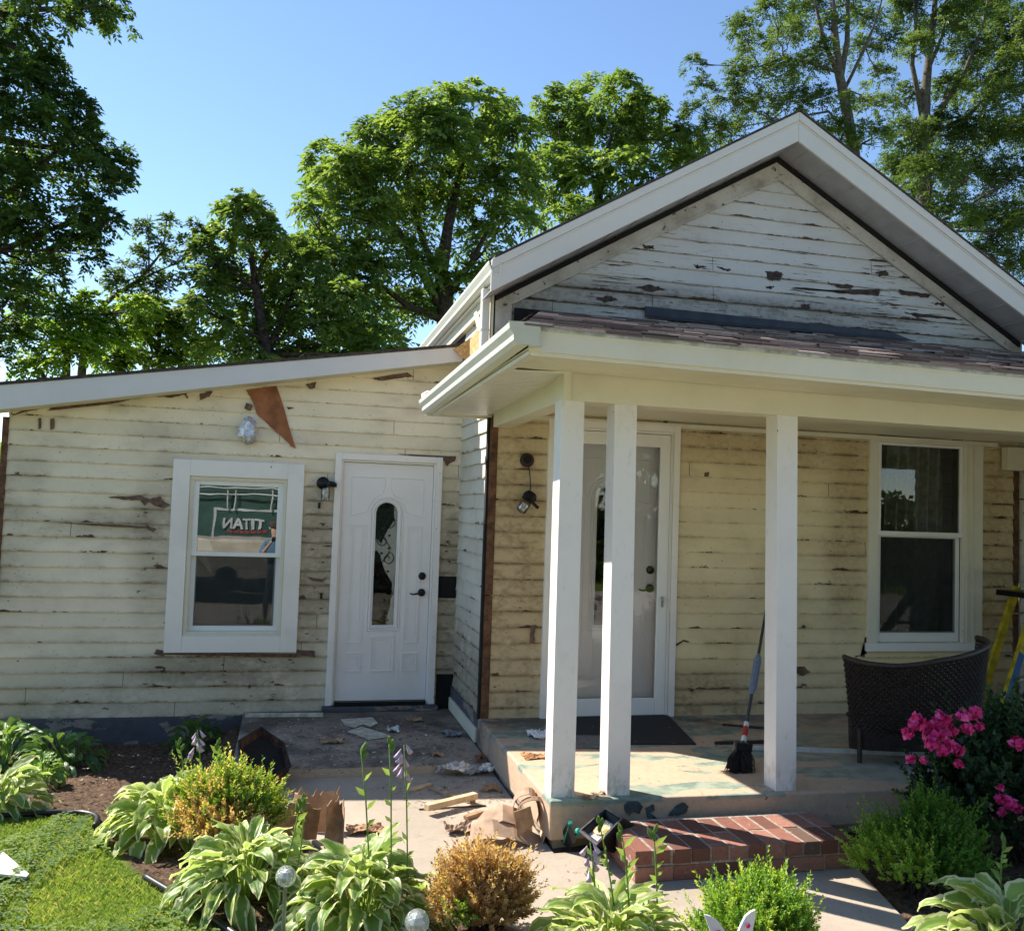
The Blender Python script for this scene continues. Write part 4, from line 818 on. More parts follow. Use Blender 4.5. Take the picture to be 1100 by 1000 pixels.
# fine-leaved trees behind the right slope
Y = 15
tree('elm_tree', 'fine-leaved tree behind the gable peak with a bare forked trunk', gb(915,300,Y), PB([
    (745,70,7),(752,95,9),(748,120,12),(765,140,14),(795,30,14),(815,50,18),(800,85,20),(780,105,14),(830,15,18),(850,40,18),(870,15,18),(835,80,20),(862,75,18),(815,120,22),(850,112,20),(785,150,18),(745,150,12),(880,110,16),(895,30,16),(930,20,18),(925,55,16),(945,85,13),(885,60,14),(870,-15,24),(915,-15,24),(940,115,16),(935,150,20),(890,150,20),(860,140,16),(735,135,8),(955,45,12),(910,110,9)], Y, 1.3),
    [(gb(925,300,Y), .20)] + PT([(922,240,.19,0),(917,165,.17,0),(908,110,.14,0),(901,78,.12,0),(897,35,.09,0),(892,-30,.05,0)], Y),
    [PT([(903,85,.09,0),(910,45,.075,.2),(911,5,.05,.3),(912,-40,.03,.4)], Y), PT([(900,80,.08,0),(885,45,.06,0),(876,5,.04,0),(870,-40,.02,0)], Y), PT([(900,78,.05,0),(870,68,.045,0),(841,62,.03,0),(815,72,.015,0)], Y), PT([(908,95,.05,0),(930,50,.045,0),(942,20,.03,0),(950,-10,.02,0)], Y), PT([(915,150,.05,0),(890,120,.035,0),(830,130,.02,0),(780,140,.01,0)], Y)],
    M['elm'], dens=60, nl=50, spread=.42, L=.09, W=.042, droop=.3, bark='bark2', inner=.5)
Y = 17
tree('elm_tree', 'tall fine-leaved tree in the top right corner with several upright limbs', gb(995,300,Y), PB([
    (975,20,16),(985,55,16),(975,105,14),(1010,30,16),(1035,20,20),(1060,15,20),(1085,30,20),(1040,55,18),(1070,60,22),(1095,75,22),(1020,95,16),(1050,100,24),(1085,110,22),(975,150,22),(1010,145,24),(1045,145,24),(1080,150,26),(960,185,22),(1000,190,28),(1040,190,28),(1085,195,26),(1020,235,26),(1065,240,28),(1095,250,22),(1060,275,20),(1095,290,22),(980,-10,20),(1030,-15,24),(1080,-15,24),(1120,40,26),(1120,140,28),(1120,230,28),(985,215,16)], Y, 1.6),
    [(gb(995,300,Y), .24)] + PT([(993,250,.22,0),(992,150,.19,0),(994,100,.15,0),(997,70,.12,0),(1003,20,.09,0),(1008,-40,.05,0)], Y),
    [PT([(992,130,.1,0),(980,70,.07,0),(984,20,.05,0),(985,-30,.03,0)], Y), PT([(994,145,.12,0),(1015,110,.10,0),(1035,80,.07,0),(1055,30,.04,0),(1065,-20,.02,0)], Y), PT([(997,75,.07,0),(1012,40,.05,0),(1020,-10,.03,0)], Y), PT([(1000,145,.07,0),(1040,125,.06,0),(1075,85,.04,0),(1100,60,.02,0)], Y)],
    M['elm'], dens=76, nl=50, spread=.46, L=.10, W=.048, droop=.3, bark='bark2', inner=.5)

# ------------------------------------------------------------------ small plants
def lerpc(a, b, t): return tuple(a[i]+(b[i]-a[i])*t for i in range(3))
n = N('hosta_leaf', .42, 0, .4); e = n.attr('edge'); rn = n.attr('rnd'); nz = n.noise(30, 4, .6)
ctr = n.ramp(rn, [(0,(.07,.15,.04)),(.5,(.15,.27,.06)),(1,(.32,.44,.10))]); c = n.mix(n.rng(n.add(e, n.mul(n.math('SUBTRACT', nz, .5), 1.0)), .62, .76), ctr, (.74,.72,.40))
n.bump(n.attr('vein'), .5, .004); n.col(c); tr = n.node('ShaderNodeBsdfTranslucent'); n.L(n.mix(.45, c, (.65,.8,.15)), tr.inputs[0]); mx = n.node('ShaderNodeMixShader'); mx.inputs[0].default_value = .45
n.t.links.new(n.b.outputs[0], mx.inputs[1]); n.t.links.new(tr.outputs[0], mx.inputs[2]); n.t.links.new(mx.outputs[0], n.t.nodes['Material Output'].inputs[0]); M['hosta'] = n.m
n = N('broad_leaf', .45, 0, .4); c = n.ramp(n.attr('rnd'), [(0,(.04,.10,.025)),(.5,(.09,.19,.04)),(1,(.18,.32,.05))]); n.bump(n.attr('vein'), .5, .004); n.col(c); tr = n.node('ShaderNodeBsdfTranslucent'); n.L(n.mix(.35, c, (.5,.7,.1)), tr.inputs[0]); mx = n.node('ShaderNodeMixShader'); mx.inputs[0].default_value = .35
n.t.links.new(n.b.outputs[0], mx.inputs[1]); n.t.links.new(tr.outputs[0], mx.inputs[2]); n.t.links.new(mx.outputs[0], n.t.nodes['Material Output'].inputs[0]); M['broad'] = n.m
def blades(c, nleaf, R, Hh, L, W, r_, up=.9, tonec=.5, lean=(0,0)):
    """rosette of arching broad leaves: returns V, F, edge, rnd, vein"""
    V = []; F = []; E_ = []; Rn = []; Vn = []; nt_, nw = 8, 6
    for k in range(nleaf):
        q = (k+.5)/nleaf; az = k*2.39996+r_.uniform(-.3,.3); rad = R*(q**.6)*.55; z0 = Hh*(1-.75*q)*r_.uniform(.8,1.1); tilt = up*(1-q)-.55*q+r_.uniform(-.15,.15)
        l = L*r_.uniform(.55,1.2); w_ = W*r_.uniform(.8,1.15); d = np.array([math.cos(az), math.sin(az), 0]); sdv = np.array([-math.sin(az), math.cos(az), 0]); roll = r_.uniform(-.7,.7); tw = r_.uniform(-.5,.5); dr = r_.uniform(.5,1.7)
        base = np.array(c)+d*rad+np.array([lean[0]*z0, lean[1]*z0, z0*.85]); root_ = np.array(c)+d*rad*.25
        tone = min(1, max(0, tonec+r_.gauss(0,.2)+(.25*(1-q)-.1))); b = len(V); pos = base.copy(); ang = tilt; ups = np.array([0,0,1.])
        for i in range(nt_+1):
            t = i/nt_; ww = w_*(math.sin(math.pi*min(1,(t*.93+.07))**.85)**.8 if t < 1 else 0.02)*.5; ang_ = ang-dr*t*t
            fw = d*math.cos(ang_)+ups*math.sin(ang_)+sdv*tw*t; nrm = -d*math.sin(ang_)+ups*math.cos(ang_)
            if i: pos = pos+fw*l/nt_
            for j in range(nw+1):
                u = (j/nw-.5)*2; rip = math.sin(t*16+u*3+k)*.006*abs(u)
                V.append(pos+(sdv*math.cos(roll)+nrm*math.sin(roll))*ww*u+nrm*(abs(u)*ww*.38+rip)); E_.append(abs(u) if t < .86 else max(abs(u), (t-.7)*3)); Rn.append(tone); Vn.append((j % 2)*.8)
        for i in range(nt_):
            for j in range(nw): a = b+i*(nw+1)+j; F.append((a, a+1, a+nw+2, a+nw+1))
        # stalk
        b = len(V); s2 = sdv*.004
        for p_ in (root_-s2, root_+s2, base+s2, base-s2): V.append(p_); E_.append(0); Rn.append(tone); Vn.append(0)
        F.append((b, b+1, b+2, b+3))
    return V, F, E_, Rn, Vn
def flowerstalk(parent, pts, flowers=True, seed=0, leafL=.06, bell=True):
    r_ = random.Random(seed); obj('stem', MB().tube(pts, [.0036]*(len(pts)-1)+[.002], 6), M['stem'], parent, smooth=True)
    P = []; D = []; Ln = []
    for i in range(len(pts)*2):
        t = .1+.8*i/(len(pts)*2); k = min(len(pts)-2, int(t*(len(pts)-1))); f = t*(len(pts)-1)-k; p = Vector(pts[k]).lerp(Vector(pts[k+1]), f); a = r_.random()*6.3
        P.append(p); D.append((math.cos(a), math.sin(a), .9)); Ln.append(leafL*r_.uniform(.5,1.3))
    V, F, rn = leaves(np.array(P), np.array(D), unit(np.array([(-d[1], d[0], .4) for d in D])), np.array(Ln), np.array(Ln)*.42, rng.uniform(.4,1,len(P))); npobj('leaf', V, F, {'rnd': rn}, M['bud'], parent)
    top = Vector(pts[-1])
    if flowers:
        fm = MB()
        for k in range(9):
            a = r_.random()*6.3; p = top+Vector((.012*math.cos(a), .012*math.sin(a), -.015*k)); d = Vector((math.cos(a)*.6, math.sin(a)*.6, -1)).normalized()
            fm.lathe([(.002,0),(.006,.018),(.009,.03),(.013,.045),(.004,.043)], p, d, 6)
        obj('blossom', fm, M['lilac'], parent, smooth=True)
    else:
        fm = MB()
        for k in range(3): fm.lathe([(0,0),(.008,.012),(.010,.025),(.003,.045)], top+Vector((r_.uniform(-.008,.008), 0, -.018*k)), (r_.uniform(-.5,.5), r_.uniform(-.5,.5), 1), 6)
        obj('bud', fm, M['bud'], parent, smooth=True)
M['bud'] = leafm('bud_green', [(0,(.12,.21,.05)),(1,(.27,.38,.12))], .35); M['lilac'] = simple('lilac_petal', (.62,.46,.62), .6, .2, 40)
def rosette(name, label, cat, base, nleaf, R, Hh, L, W, m, seed, tonec=.5, group=None, up=.9, stalks=(), lean=(0,0)):
    root = empty(name, base, label, cat, group); V, F, E_, Rn, Vn = blades(base, nleaf, R, Hh, L, W, random.Random(seed), up, tonec, lean)
    npobj('leaves', np.array(V), np.array(F), {'edge': E_, 'rnd': Rn, 'vein': Vn}, m, root, smooth=True)
    for i, (pts, fl_) in enumerate(stalks): flowerstalk(root, pts, fl_, seed*7+i)
    return root
def stalk(a0, b0, a1, b1, Y): p0 = onY(a0, b0, Y); p1 = onY(a1, b1, Y); m_ = (p0+p1)/2+Vector((.012,.02,0)); return [tuple(p0), tuple(p0.lerp(m_,.6)), tuple(m_.lerp(p1,.3)), tuple(p1)]
G1 = 'variegated hostas in the front bed'
rosette('hosta', 'cream-edged hosta behind the half-brown boxwood, at the bend of the black edging', 'hosta', gpt(174,900), 120, .42, .28, .19, .075, M['hosta'], 21, .85, G1, stalks=[(stalk(196,850,193,800,-1.5), False), (stalk(214,850,212,784,-1.5), True), (stalk(236,850,235,800,-1.4), False)])
rosette('hosta', 'cream-edged hosta in the foreground left of the clear garden globe on its stake', 'hosta', gpt(262,964), 150, .46, .28, .18, .068, M['hosta'], 22, .6, G1, stalks=[(stalk(320,930,326,862,-2.5), False)])
rosette('hosta', 'large hosta with three tall stalks and drooping lilac flowers', 'hosta', gpt(388,1000), 150, .48, .34, .18, .078, M['hosta'], 23, .6, G1, stalks=[(stalk(397,960,388,808,-2.75), False), (stalk(419,960,418,800,-2.78), False), (stalk(437,965,434,800,-2.75), True), (stalk(300,950,322,865,-2.6), False)])
rosette('hosta', 'pale sunlit hosta with four thin budding stalks in front of the brick step', 'hosta', onZ(655,1035,-.15), 170, .50, .24, .19, .055, M['hosta'], 24, .95, G1, up=.8,
        stalks=[(stalk(640,975,634,905,-3.1), True), (stalk(660,975,644,885,-3.15), False), (stalk(676,975,668,895,-3.2), False), (stalk(706,970,702,895,-3.2), False)])
rosette('hosta', 'cream-edged hosta in the bottom right corner in front of the rose bush', 'hosta', onZ(1082,1045,-.17), 90, .46, .32, .21, .08, M['hosta'], 25, .7, G1, stalks=[(stalk(1075,960,1078,905,-3.3), False)])
rosette('hosta', 'cream-edged hosta at the left edge beside the black edging', 'hosta', gpt(-2,872), 60, .36, .24, .18, .08, M['hosta'], 26, .5, G1)
rosette('bed_plant', 'broad-leaved green plant against the left edge of the picture, by the wing foundation', 'plant', gpt(4,820), 60, .42, .30, .15, .07, M['broad'], 31, .55)
rosette('bed_plant', 'broad-leaved plant half in shade in front of the painted foundation', 'plant', gpt(72,822), 60, .46, .22, .15, .06, M['broad'], 32, .5, lean=(-.3,0))
rosette('bed_plant', 'small bright green plant in the mulch at the left', 'plant', gpt(43,846), 60, .22, .22, .09, .05, M['broad'], 33, .95)
rosette('bed_plant', 'dark shaded plant against the foundation next to the stoop', 'plant', gpt(208,806), 45, .34, .24, .12, .06, M['broad'], 34, .1)
rosette('bed_plant', 'small sprig in front of the upright cardboard scraps', 'plant', gpt(262,905), 14, .12, .2, .1, .05, M['broad'], 35, .6)

M['box'] = leafm('boxwood_leaf', [(0,(.05,.13,.018)),(.4,(.12,.25,.03)),(.75,(.24,.38,.05)),(1,(.45,.50,.09))], .42)
M['boxmix'] = leafm('half_brown_boxwood_leaf', [(0,(.07,.16,.02)),(.28,(.20,.34,.04)),(.42,(.42,.44,.09)),(.5,(.64,.48,.20)),(.7,(.48,.31,.15)),(1,(.27,.16,.085))], .4)
M['rose_leaf'] = leafm('rose_leaf', [(0,(.015,.035,.016)),(.6,(.03,.065,.025)),(1,(.07,.13,.035))], .25)
def shrub(name, label, base, rx, ry, h, m, nleafs, L, W, tone, seed, top=None, twig='bark', flowers=None, rough=.24, extra=()):
    """dense small-leaved bush: leaves in whorls along short upright twigs that fill a lumpy dome"""
    r_ = np.random.default_rng(seed); root = empty(name, base, label, 'shrub'); nt_ = nleafs//16
    u = unit(r_.normal(size=(nt_,3))); u[:,2] = np.abs(u[:,2])*1.15-.15; rad = np.where(r_.random(nt_) < .3, r_.uniform(.45,.85,nt_), r_.uniform(.82,1.04,nt_))[:,None]
    lump = 1+rough*(np.sin(u[:,0:1]*4.3+seed)+np.cos(u[:,1:2]*5.1+seed*2)+np.sin(u[:,2:3]*8+u[:,0:1]*5))*.55+r_.exponential(.06, (nt_,1))-.05
    c = np.array(base)+np.array([0,0,h*.45])+u*rad*lump*np.array([rx,ry,h*.56])
    d = unit(u*.8+np.array([0,0,.75])+r_.normal(size=(nt_,3))*.25); tl = (.04+r_.exponential(.05,nt_).clip(0,.16))[:,None]*(h/.5)
    per = 16; tt = np.tile(np.linspace(0,1,per), nt_)[:,None]; P = np.repeat(c,per,0)+np.repeat(d*tl,per,0)*tt
    az = np.tile(np.arange(per)*2.4, nt_)+np.repeat(r_.random(nt_)*6,per); s1 = unit(np.cross(np.repeat(d,per,0), [.3,.2,1.])); s2 = np.cross(np.repeat(d,per,0), s1)
    o_ = s1*np.cos(az)[:,None]+s2*np.sin(az)[:,None]; D_ = unit(o_+np.repeat(d,per,0)*(.5+.9*tt)); n_ = len(P)
    tn = np.repeat(tone(c-np.array(base), r_), per)+r_.normal(size=n_)*.07+.10*tt[:,0]
    V, F, rn = leaves(P, D_, unit(np.repeat(d,per,0)+r_.normal(size=(n_,3))*.25), L*r_.uniform(.7,1.2,n_), W*r_.uniform(.8,1.2,n_), np.clip(tn,0,1)); npobj('leaves', V, F, {'rnd': rn}, m, root)
    tm = MB()
    for k in range(26):
        q = c[r_.integers(nt_)]; b = Vector(base)+Vector((r_.uniform(-.3,.3)*rx, r_.uniform(-.3,.3)*ry, 0)); tm.tube(wiggle(b, Vector(tuple(q)), 4, .03), [.009,.007,.005,.004,.002], 5)
    obj('branches', tm, M[twig], root)
    return root, c
gt = lambda a, s_: (lambda p, r_: a+r_.normal(size=len(p))*s_)
shrub('boxwood', 'boxwood half green and half dried brown behind the foreground hostas', onZ(240,918,-.16), .225, .21, .37, M['boxmix'], 26000, .020, .010,
      lambda p, r_: np.where(np.hypot((p[:,0]+.05)/.15, (p[:,2]-.15)/.14)+r_.normal(size=len(p))*.22 < 1, .55+r_.normal(size=len(p))*.14, .22+r_.normal(size=len(p))*.10), 3)
shrub('boxwood', 'round dried brown boxwood with a few green sprigs, right of the hosta with lilac flowers', onZ(515,1008,-.15), .175, .175, .32, M['boxmix'], 26000, .018, .009,
      lambda p, r_: np.where(np.sin(p[:,0]*17)*np.cos(p[:,2]*15+1)+r_.normal(size=len(p))*.15 > .82, .18, np.clip(.66-.25*(p[:,2]-.2)+r_.normal(size=len(p))*.12, .45, .95)), 4, rough=.15)
shrub('boxwood', 'bright green boxwood at the bottom in front of the brick step', onZ(813,1045,-.15), .175, .175, .31, M['box'], 30000, .018, .009, gt(.55,.2), 5)
shrub('boxwood', 'shaded green boxwood right of the brick step below the rose bush', onZ(992,962,-.16), .26, .26, .37, M['box'], 24000, .019, .010, lambda p, r_: np.where((p[:,0] < -.10)&(p[:,2] < .3), .62, .2)+r_.normal(size=len(p))*.1, 6)  # lower left leaves toned lighter: the sunlit part is painted into the leaf colour
rb, rc = shrub('rose_bush', 'dark-leaved rose bush with clusters of bright pink roses at the right edge', Vector((2.50,-2.45,-.16)), .50, .36, .66, M['rose_leaf'], 16000, .045, .026, gt(.4,.22), 8, rough=.2)
M['rosepink'] = simple('pink_rose_petal', (.62,.02,.16), .55, .25, 60, c2=(.42,.008,.07))
n = N('rose_petal', .5); n.col(n.ramp(n.attr('rnd'), [(0,(.38,.008,.09)),(.6,(.60,.02,.18)),(1,(.76,.12,.36))])); M['rose'] = n.m
rr5 = np.random.default_rng(5)
for (a, b, s_) in [(985,775,11),(1000,785,12),(1012,772,11),(1000,798,9),(975,788,8),(1022,785,9),(1035,768,9),(1048,766,9),(1040,782,8),(1012,806,8),(1020,800,9),(1030,806,8),(978,815,6),(992,816,5),(1030,820,6),(1052,780,6),(1093,798,9),(1075,858,7),(1085,862,9),(1076,872,6),(1092,868,7),(1075,846,5),(1012,790,7)]:
    Yr = -2.86+.1*rr5.random(); p = onY(a, b, Yr); r = s_*(p-CAM).dot(FW)/FPX*.85; k = 40; u = unit(rr5.normal(size=(k,3))); lay = rr5.uniform(.35,1,k)[:,None]
    P_ = np.array(p)+u*lay*r*.55; V, F, rn = leaves(P_, unit(np.cross(u, rr5.normal(size=(k,3)))+.3*u), u, r*.95, r*.95, np.clip(rr5.uniform(0,1,k)*.6+lay[:,0]*.4,0,1), .1); npobj('rose', V-0, F, {'rnd': rn}, M['rose'], rb)
# lawn and mulch
nb = 150000; gx = rng.uniform(-5.2,-.6,nb*2); gy = rng.uniform(-4.2,-.85,nb*2); k = islawn(gx, gy) & (dpoly(gx, gy, LAWN) > .03); gx, gy = gx[k][:nb], gy[k][:nb]; gz = gh(gx, gy)
nb = len(gx); pn = np.sin(gx*9+np.cos(gy*7)*2)*np.cos(gy*8+gx*3)
hgt = rng.uniform(.010,.030,nb)*(1+.35*pn); az = rng.uniform(0,6.3,nb); P_ = np.stack([gx,gy,gz],1); D_ = np.stack([np.cos(az)*.7, np.sin(az)*.7, rng.uniform(.4,1.1,nb)],1)
V, F, rn = leaves(P_, D_, np.stack([-np.sin(az),np.cos(az),rng.uniform(.1,.6,nb)],1), hgt*1.3, rng.uniform(.003,.006,nb), np.clip(.5+.25*rng.normal(size=nb)+.15*pn,0,1))
M['grass'] = leafm('grass_blade', [(0,(.07,.14,.03)),(.5,(.16,.25,.055)),(.85,(.30,.37,.10)),(1,(.50,.45,.26))], .4)
tag(npobj('grass', V, F, {'rnd': rn}, M['grass']), kind='stuff')
nc = 9000; gx = rng.uniform(-3.4,-1.0,nc); gy = rng.uniform(-3.4,-.85,nc); k = islawn(gx, gy) & (dpoly(gx, gy, LAWN) > .04) & (np.sin(gx*4+1)*np.cos(gy*3) > -.35); gx, gy = gx[k], gy[k]; nc = len(gx); az = rng.uniform(0,6.3,nc)
for q in range(1):
    Vs, Fs, Rs = [], [], []; o0 = 0
    for j in range(3):
        a2 = az+j*2.094; V, F, rn = leaves(np.stack([gx,gy,gh(gx,gy)+.028+.012*np.sin(gx*40)],1), np.stack([np.cos(a2),np.sin(a2),np.full(nc,.1)],1), np.tile([0,0,1.],(nc,1)), .014, .015, np.clip(.35+.2*np.sin(gx*13),0,1)+0*gx); Vs.append(V); Fs.append(F+o0); Rs.append(rn); o0 += len(V)
tag(npobj('clover', np.concatenate(Vs), np.concatenate(Fs), {'rnd': np.concatenate(Rs)}, M['grass']), kind='stuff')
nc = 16000; gx = rng.uniform(-4.2,3.4,nc); gy = rng.uniform(-4.2,1.15,nc); k = (inpoly(gx, gy, BEDPOLY)) & ~inpoly(gx, gy, PATHP) & ~((gx > -1.78) & (gy > -.52)) & ~((gx > -.1) & (gy > -2.0)); gx, gy = gx[k], gy[k]; nc = len(gx); az = rng.uniform(0,6.3,nc)
V, F, rn = leaves(np.stack([gx,gy,gh(gx,gy)+.006],1), np.stack([np.cos(az),np.sin(az),rng.uniform(-.1,.5,nc)],1), unit(np.stack([rng.normal(size=nc)*.4,rng.normal(size=nc)*.4,np.ones(nc)],1)), rng.uniform(.01,.045,nc), rng.uniform(.004,.014,nc), rng.random(nc), .05)
n = N('mulch', .95, 0, .1); n.col(n.ramp(n.attr('rnd'), [(0,(.04,.024,.016)),(.6,(.15,.095,.06)),(.93,(.28,.19,.12)),(1,(.50,.42,.32))])); tag(npobj('mulch', V, F, {'rnd': rn}, n.m), kind='stuff')
def edging(pts, label):
    pts = [Vector((x, y, float(gh(x, y))+.022)) for x, y in pts]; mb = MB().tube(pts, .016, 8); o = obj('garden_edging', mb, M['edging'], smooth=True, loc=pts[0]); tag(o, label, 'edging', 'black edging around the bed')
def smooth_line(P, k=5):
    out = []
    for i in range(len(P)-1):
        p0 = np.array(P[max(i-1,0)]); p1 = np.array(P[i]); p2 = np.array(P[i+1]); p3 = np.array(P[min(i+2,len(P)-1)])
        for j in range(k): t = j/k; out.append(tuple(.5*((2*p1)+(-p0+p2)*t+(2*p0-5*p1+4*p2-p3)*t*t+(-p0+3*p1-3*p2+p3)*t**3)))
    return out+[tuple(P[-1])]
edging(smooth_line([(-4.2,-.97),(-3.3,-.93),(-2.93,-.95),(-2.72,-.90),(-2.55,-.92),(-2.45,-1.04),(-2.42,-1.25)]), 'black plastic edging curling round the mulch at the left edge')
edging(smooth_line([(-2.05,-2.02),(-1.93,-2.2),(-1.675,-2.58),(-1.25,-3.3),(-.95,-4.1)]), 'black plastic edging between the lawn and the foreground hostas')

# ------------------------------------------------------------------ brick step
bs = empty('brick_step', (.85,-2.2,-.14), 'low red brick step in front of the porch slab', 'step')
bm2 = MB(); ra = []; rb3 = random.Random(2)
def brick(x0, x1, y0, y1, z0, z1):
    j = lambda: rb3.uniform(-.004,.004); bm2.box(x0+j(), x1+j(), y0+j(), y1+j(), z0+j()*.4, z1+j()*.6); ra.extend([rb3.random()]*8)
x = .255; X1 = 1.475
while x < X1-.03: brick(x, min(x+.2, X1), -2.445, -2.35, -.138, -.068); x += .212
y = -2.34
while y < -2.0: brick(.255, .35, y, y+.17, -.138, -.068); brick(1.38, X1, y, y+.17, -.138, -.068); y += .18
x = .255
while x < X1-.03:
    w_ = min(.089, X1-x); brick(x, x+w_, -2.447, -2.245, -.056, .012); brick(x, x+w_, -2.235, -2.035 if True else 0, -.056, .012); x += .1035
bm2.a['rnd'] = ra; obj('bricks', bm2, M['brick'], bs, bevel=.003); obj('mortar', MB().box(.262,X1-.007,-2.438,-2.0,-.15,.0085), M['mortar'], bs)
# ------------------------------------------------------------------ wicker chair
CX = Vector((2.85,-.90,.10)); ch = empty('wicker_chair', CX, 'dark brown wicker chair seen from the side on the porch', 'chair')
CA = onY(915,708,-1.42); CB = onY(1078,695,-1.50); chx0, chx1 = CA.x+.02, CB.x-.05; CYc, CRY = -1.32, .33
print('chair', chx0, chx1, CA.z, CB.z)
def shell(u, v):
    th = math.pi*(1.0+1.02*u); cx_ = (chx0+chx1)/2; fl = .90+.12*v; rx_ = (chx1-chx0)/2*fl; x = cx_+rx_*math.cos(th); y = CYc+CRY*math.sin(th)*fl
    top_ = CA.z+(CB.z+.035-CA.z)*float(sstep(.25,.95,u))-.02*math.sin(min(1,u/.45)*math.pi); z = .30+(top_-.30)*v
    return (x, y, z)
wk = MB(); NU, NV = 74, 26
for i in range(NU+1):
    u = i/NU; wk.tube([shell(u, j/8) for j in range(9)], .0052, 4, False)
for j in range(NV+1):
    v = j/NV
    if j % 1 == 0: wk.tube([tuple(Vector(shell(i/150, v))+Vector((0,0,0))+Vector((math.cos(math.pi*(1+1.02*i/150)),math.sin(math.pi*(1+1.02*i/150)),0))*.006*(1 if (i//2+j)%2 else -1)) for i in range(151)], .0085, 4, False)
obj('woven_back', wk, M['wicker'], ch)
obj('rim', MB().tube([shell(i/40, 1.0) for i in range(41)], .018, 8), M['wicker'], ch, smooth=True)
apr = MB()
for j in range(16):
    apr.tube([tuple(Vector(shell(i/60, 0))*1+Vector((0,0,-.0085*j*(1-.35*math.sin(math.pi*i/60))-.0))) for i in range(61)], .007, 4, False)
obj('apron', apr, M['wicker'], ch)
obj('seat', MB().sheet(lambda u, v: ((chx0+chx1)/2+(chx1-chx0)*.42*(u*2-1)*math.sqrt(max(0,1-(v*2-1)**2*.6)), CYc+.3*(v*2-1), .345+.01*math.sin(u*60)*math.sin(v*60)), 60, 60), M['wicker'], ch)
for (a, b) in ((chx0+.06,CYc-.08),(chx1-.09,CYc-.08),(chx0+.24,CYc+.28),(chx1-.22,CYc+.28)): obj('leg', MB().tube([(a,b,.315),(a-.004,b-.01,.092)], [.02,.015], 8), M['wicker'], ch)
# ------------------------------------------------------------------ step ladder
LD = empty('step_ladder', (4.2,-.55,.09), 'yellow stepladder with black top and blue label standing by the right corner', 'ladder')
top = onY(1096,628,-.55); f1 = onZ(1073,797,.09); f2 = onZ(1045,745,.085)
f1 = Vector((f1.x, f1.y, .09)); rl = lambda p, q, w_, d_: MB().beam(p, q, [(-w_/2,-d_/2),(w_/2,-d_/2),(w_/2,d_/2),(-w_/2,d_/2)], up=(0,1,.3))
A0 = Vector((3.86,-.95,.09)); 
def P3(a, b, y): return onY(a, b, y)
r1a, r1b = P3(1067,797,-.95), P3(1110,655,-.70); r2a, r2b = P3(1047,772,-.22), P3(1092,630,-.45)
o = obj('rail', rl(r1a, r1b, .085, .03), M['ladder'], LD, bevel=.003); o['label'] = 'yellow rail with blue label'
dl = (r1b-r1a); obj('label_sticker', rl(r1a+dl*.27-Vector((0,.017,0)), r1a+dl*.66-Vector((0,.017,0)), .07, .004), M['blue'], o)
obj('rail', rl(r2a, r2b, .07, .03), M['ladder'], LD, bevel=.003)
r3a, r3b = r1a+Vector((.62,.1,0)), r1b+Vector((.35,.05,0)); obj('rail', rl(r3a, r3b, .08, .03), M['ladder'], LD, bevel=.003)
r4a, r4b = r2a+Vector((.72,.1,0)), r2b+Vector((.36,.05,0)); obj('rail', rl(r4a, r4b, .07, .03), M['ladder'], LD, bevel=.003)
for t in (.22,.46,.70,.93): obj('tread', MB().beam(r1a+dl*t, r3a+(r3b-r3a)*t, [(-.04,-.012),(.04,-.012),(.04,.012),(-.04,.012)]), M['alu'], LD, bevel=.002)
for t in (.15,.5,.8): obj('brace', MB().tube([r2a+(r2b-r2a)*t, r4a+(r4b-r4a)*t], .01, 6), M['alu'], LD)
obj('top_cap', MB().boxm((r1b+r2b)/2+Vector((.14,0,.03)), (.52,.36,.045), (0,0,.05)), M['black'], LD, bevel=.008)
# ------------------------------------------------------------------ broom
br = empty('broom', onZ(794,832,.095), 'black broom with grey handle and red collar leaning behind the third post', 'broom')
b0, b1 = onY(799,795,-1.30), onY(823,655,-.45)
b0 = onY(798,800,-1.40)
hh = b1-b0
obj('handle', MB().tube([b0, b0+hh*.5, b1], .011, 8), M['handle'], br, smooth=True)
obj('grip', MB().tube([b0+hh*.33, b0+hh*.38, b0+hh*.58, b0+hh*.63], [.012,.026,.028,.013], 8), M['bluegrey'], br, smooth=False)
obj('collar', MB().tube([b0+hh*.02, b0+hh*.14], .017, 10), M['paper'], br); obj('collar_band', MB().tube([b0+hh*.05, b0+hh*.11], .0185, 10), M['red'], br)
bb = MB(); q0 = onZ(782,829,.105); q1 = onZ(806,828,.105); rb4 = random.Random(9)
for k in range(420):
    t = rb4.random(); a = b0+hh*.02+Vector((rb4.uniform(-.045,.045), rb4.uniform(-.015,.015), -.02)); e_ = q0.lerp(q1, t)+Vector((rb4.uniform(-.015,.015), rb4.uniform(-.05,.05), rb4.uniform(0,.012))); m_ = a.lerp(e_,.55)+Vector(((t-.5)*.05,0,0)); bb.tube([a, m_, e_], [.003,.003,.0018], 3, False)
bb.boxm(b0+Vector((0,0,-.01)), (.11,.045,.05), (0,.15,0)); obj('bristles', bb, M['bristle'], br)
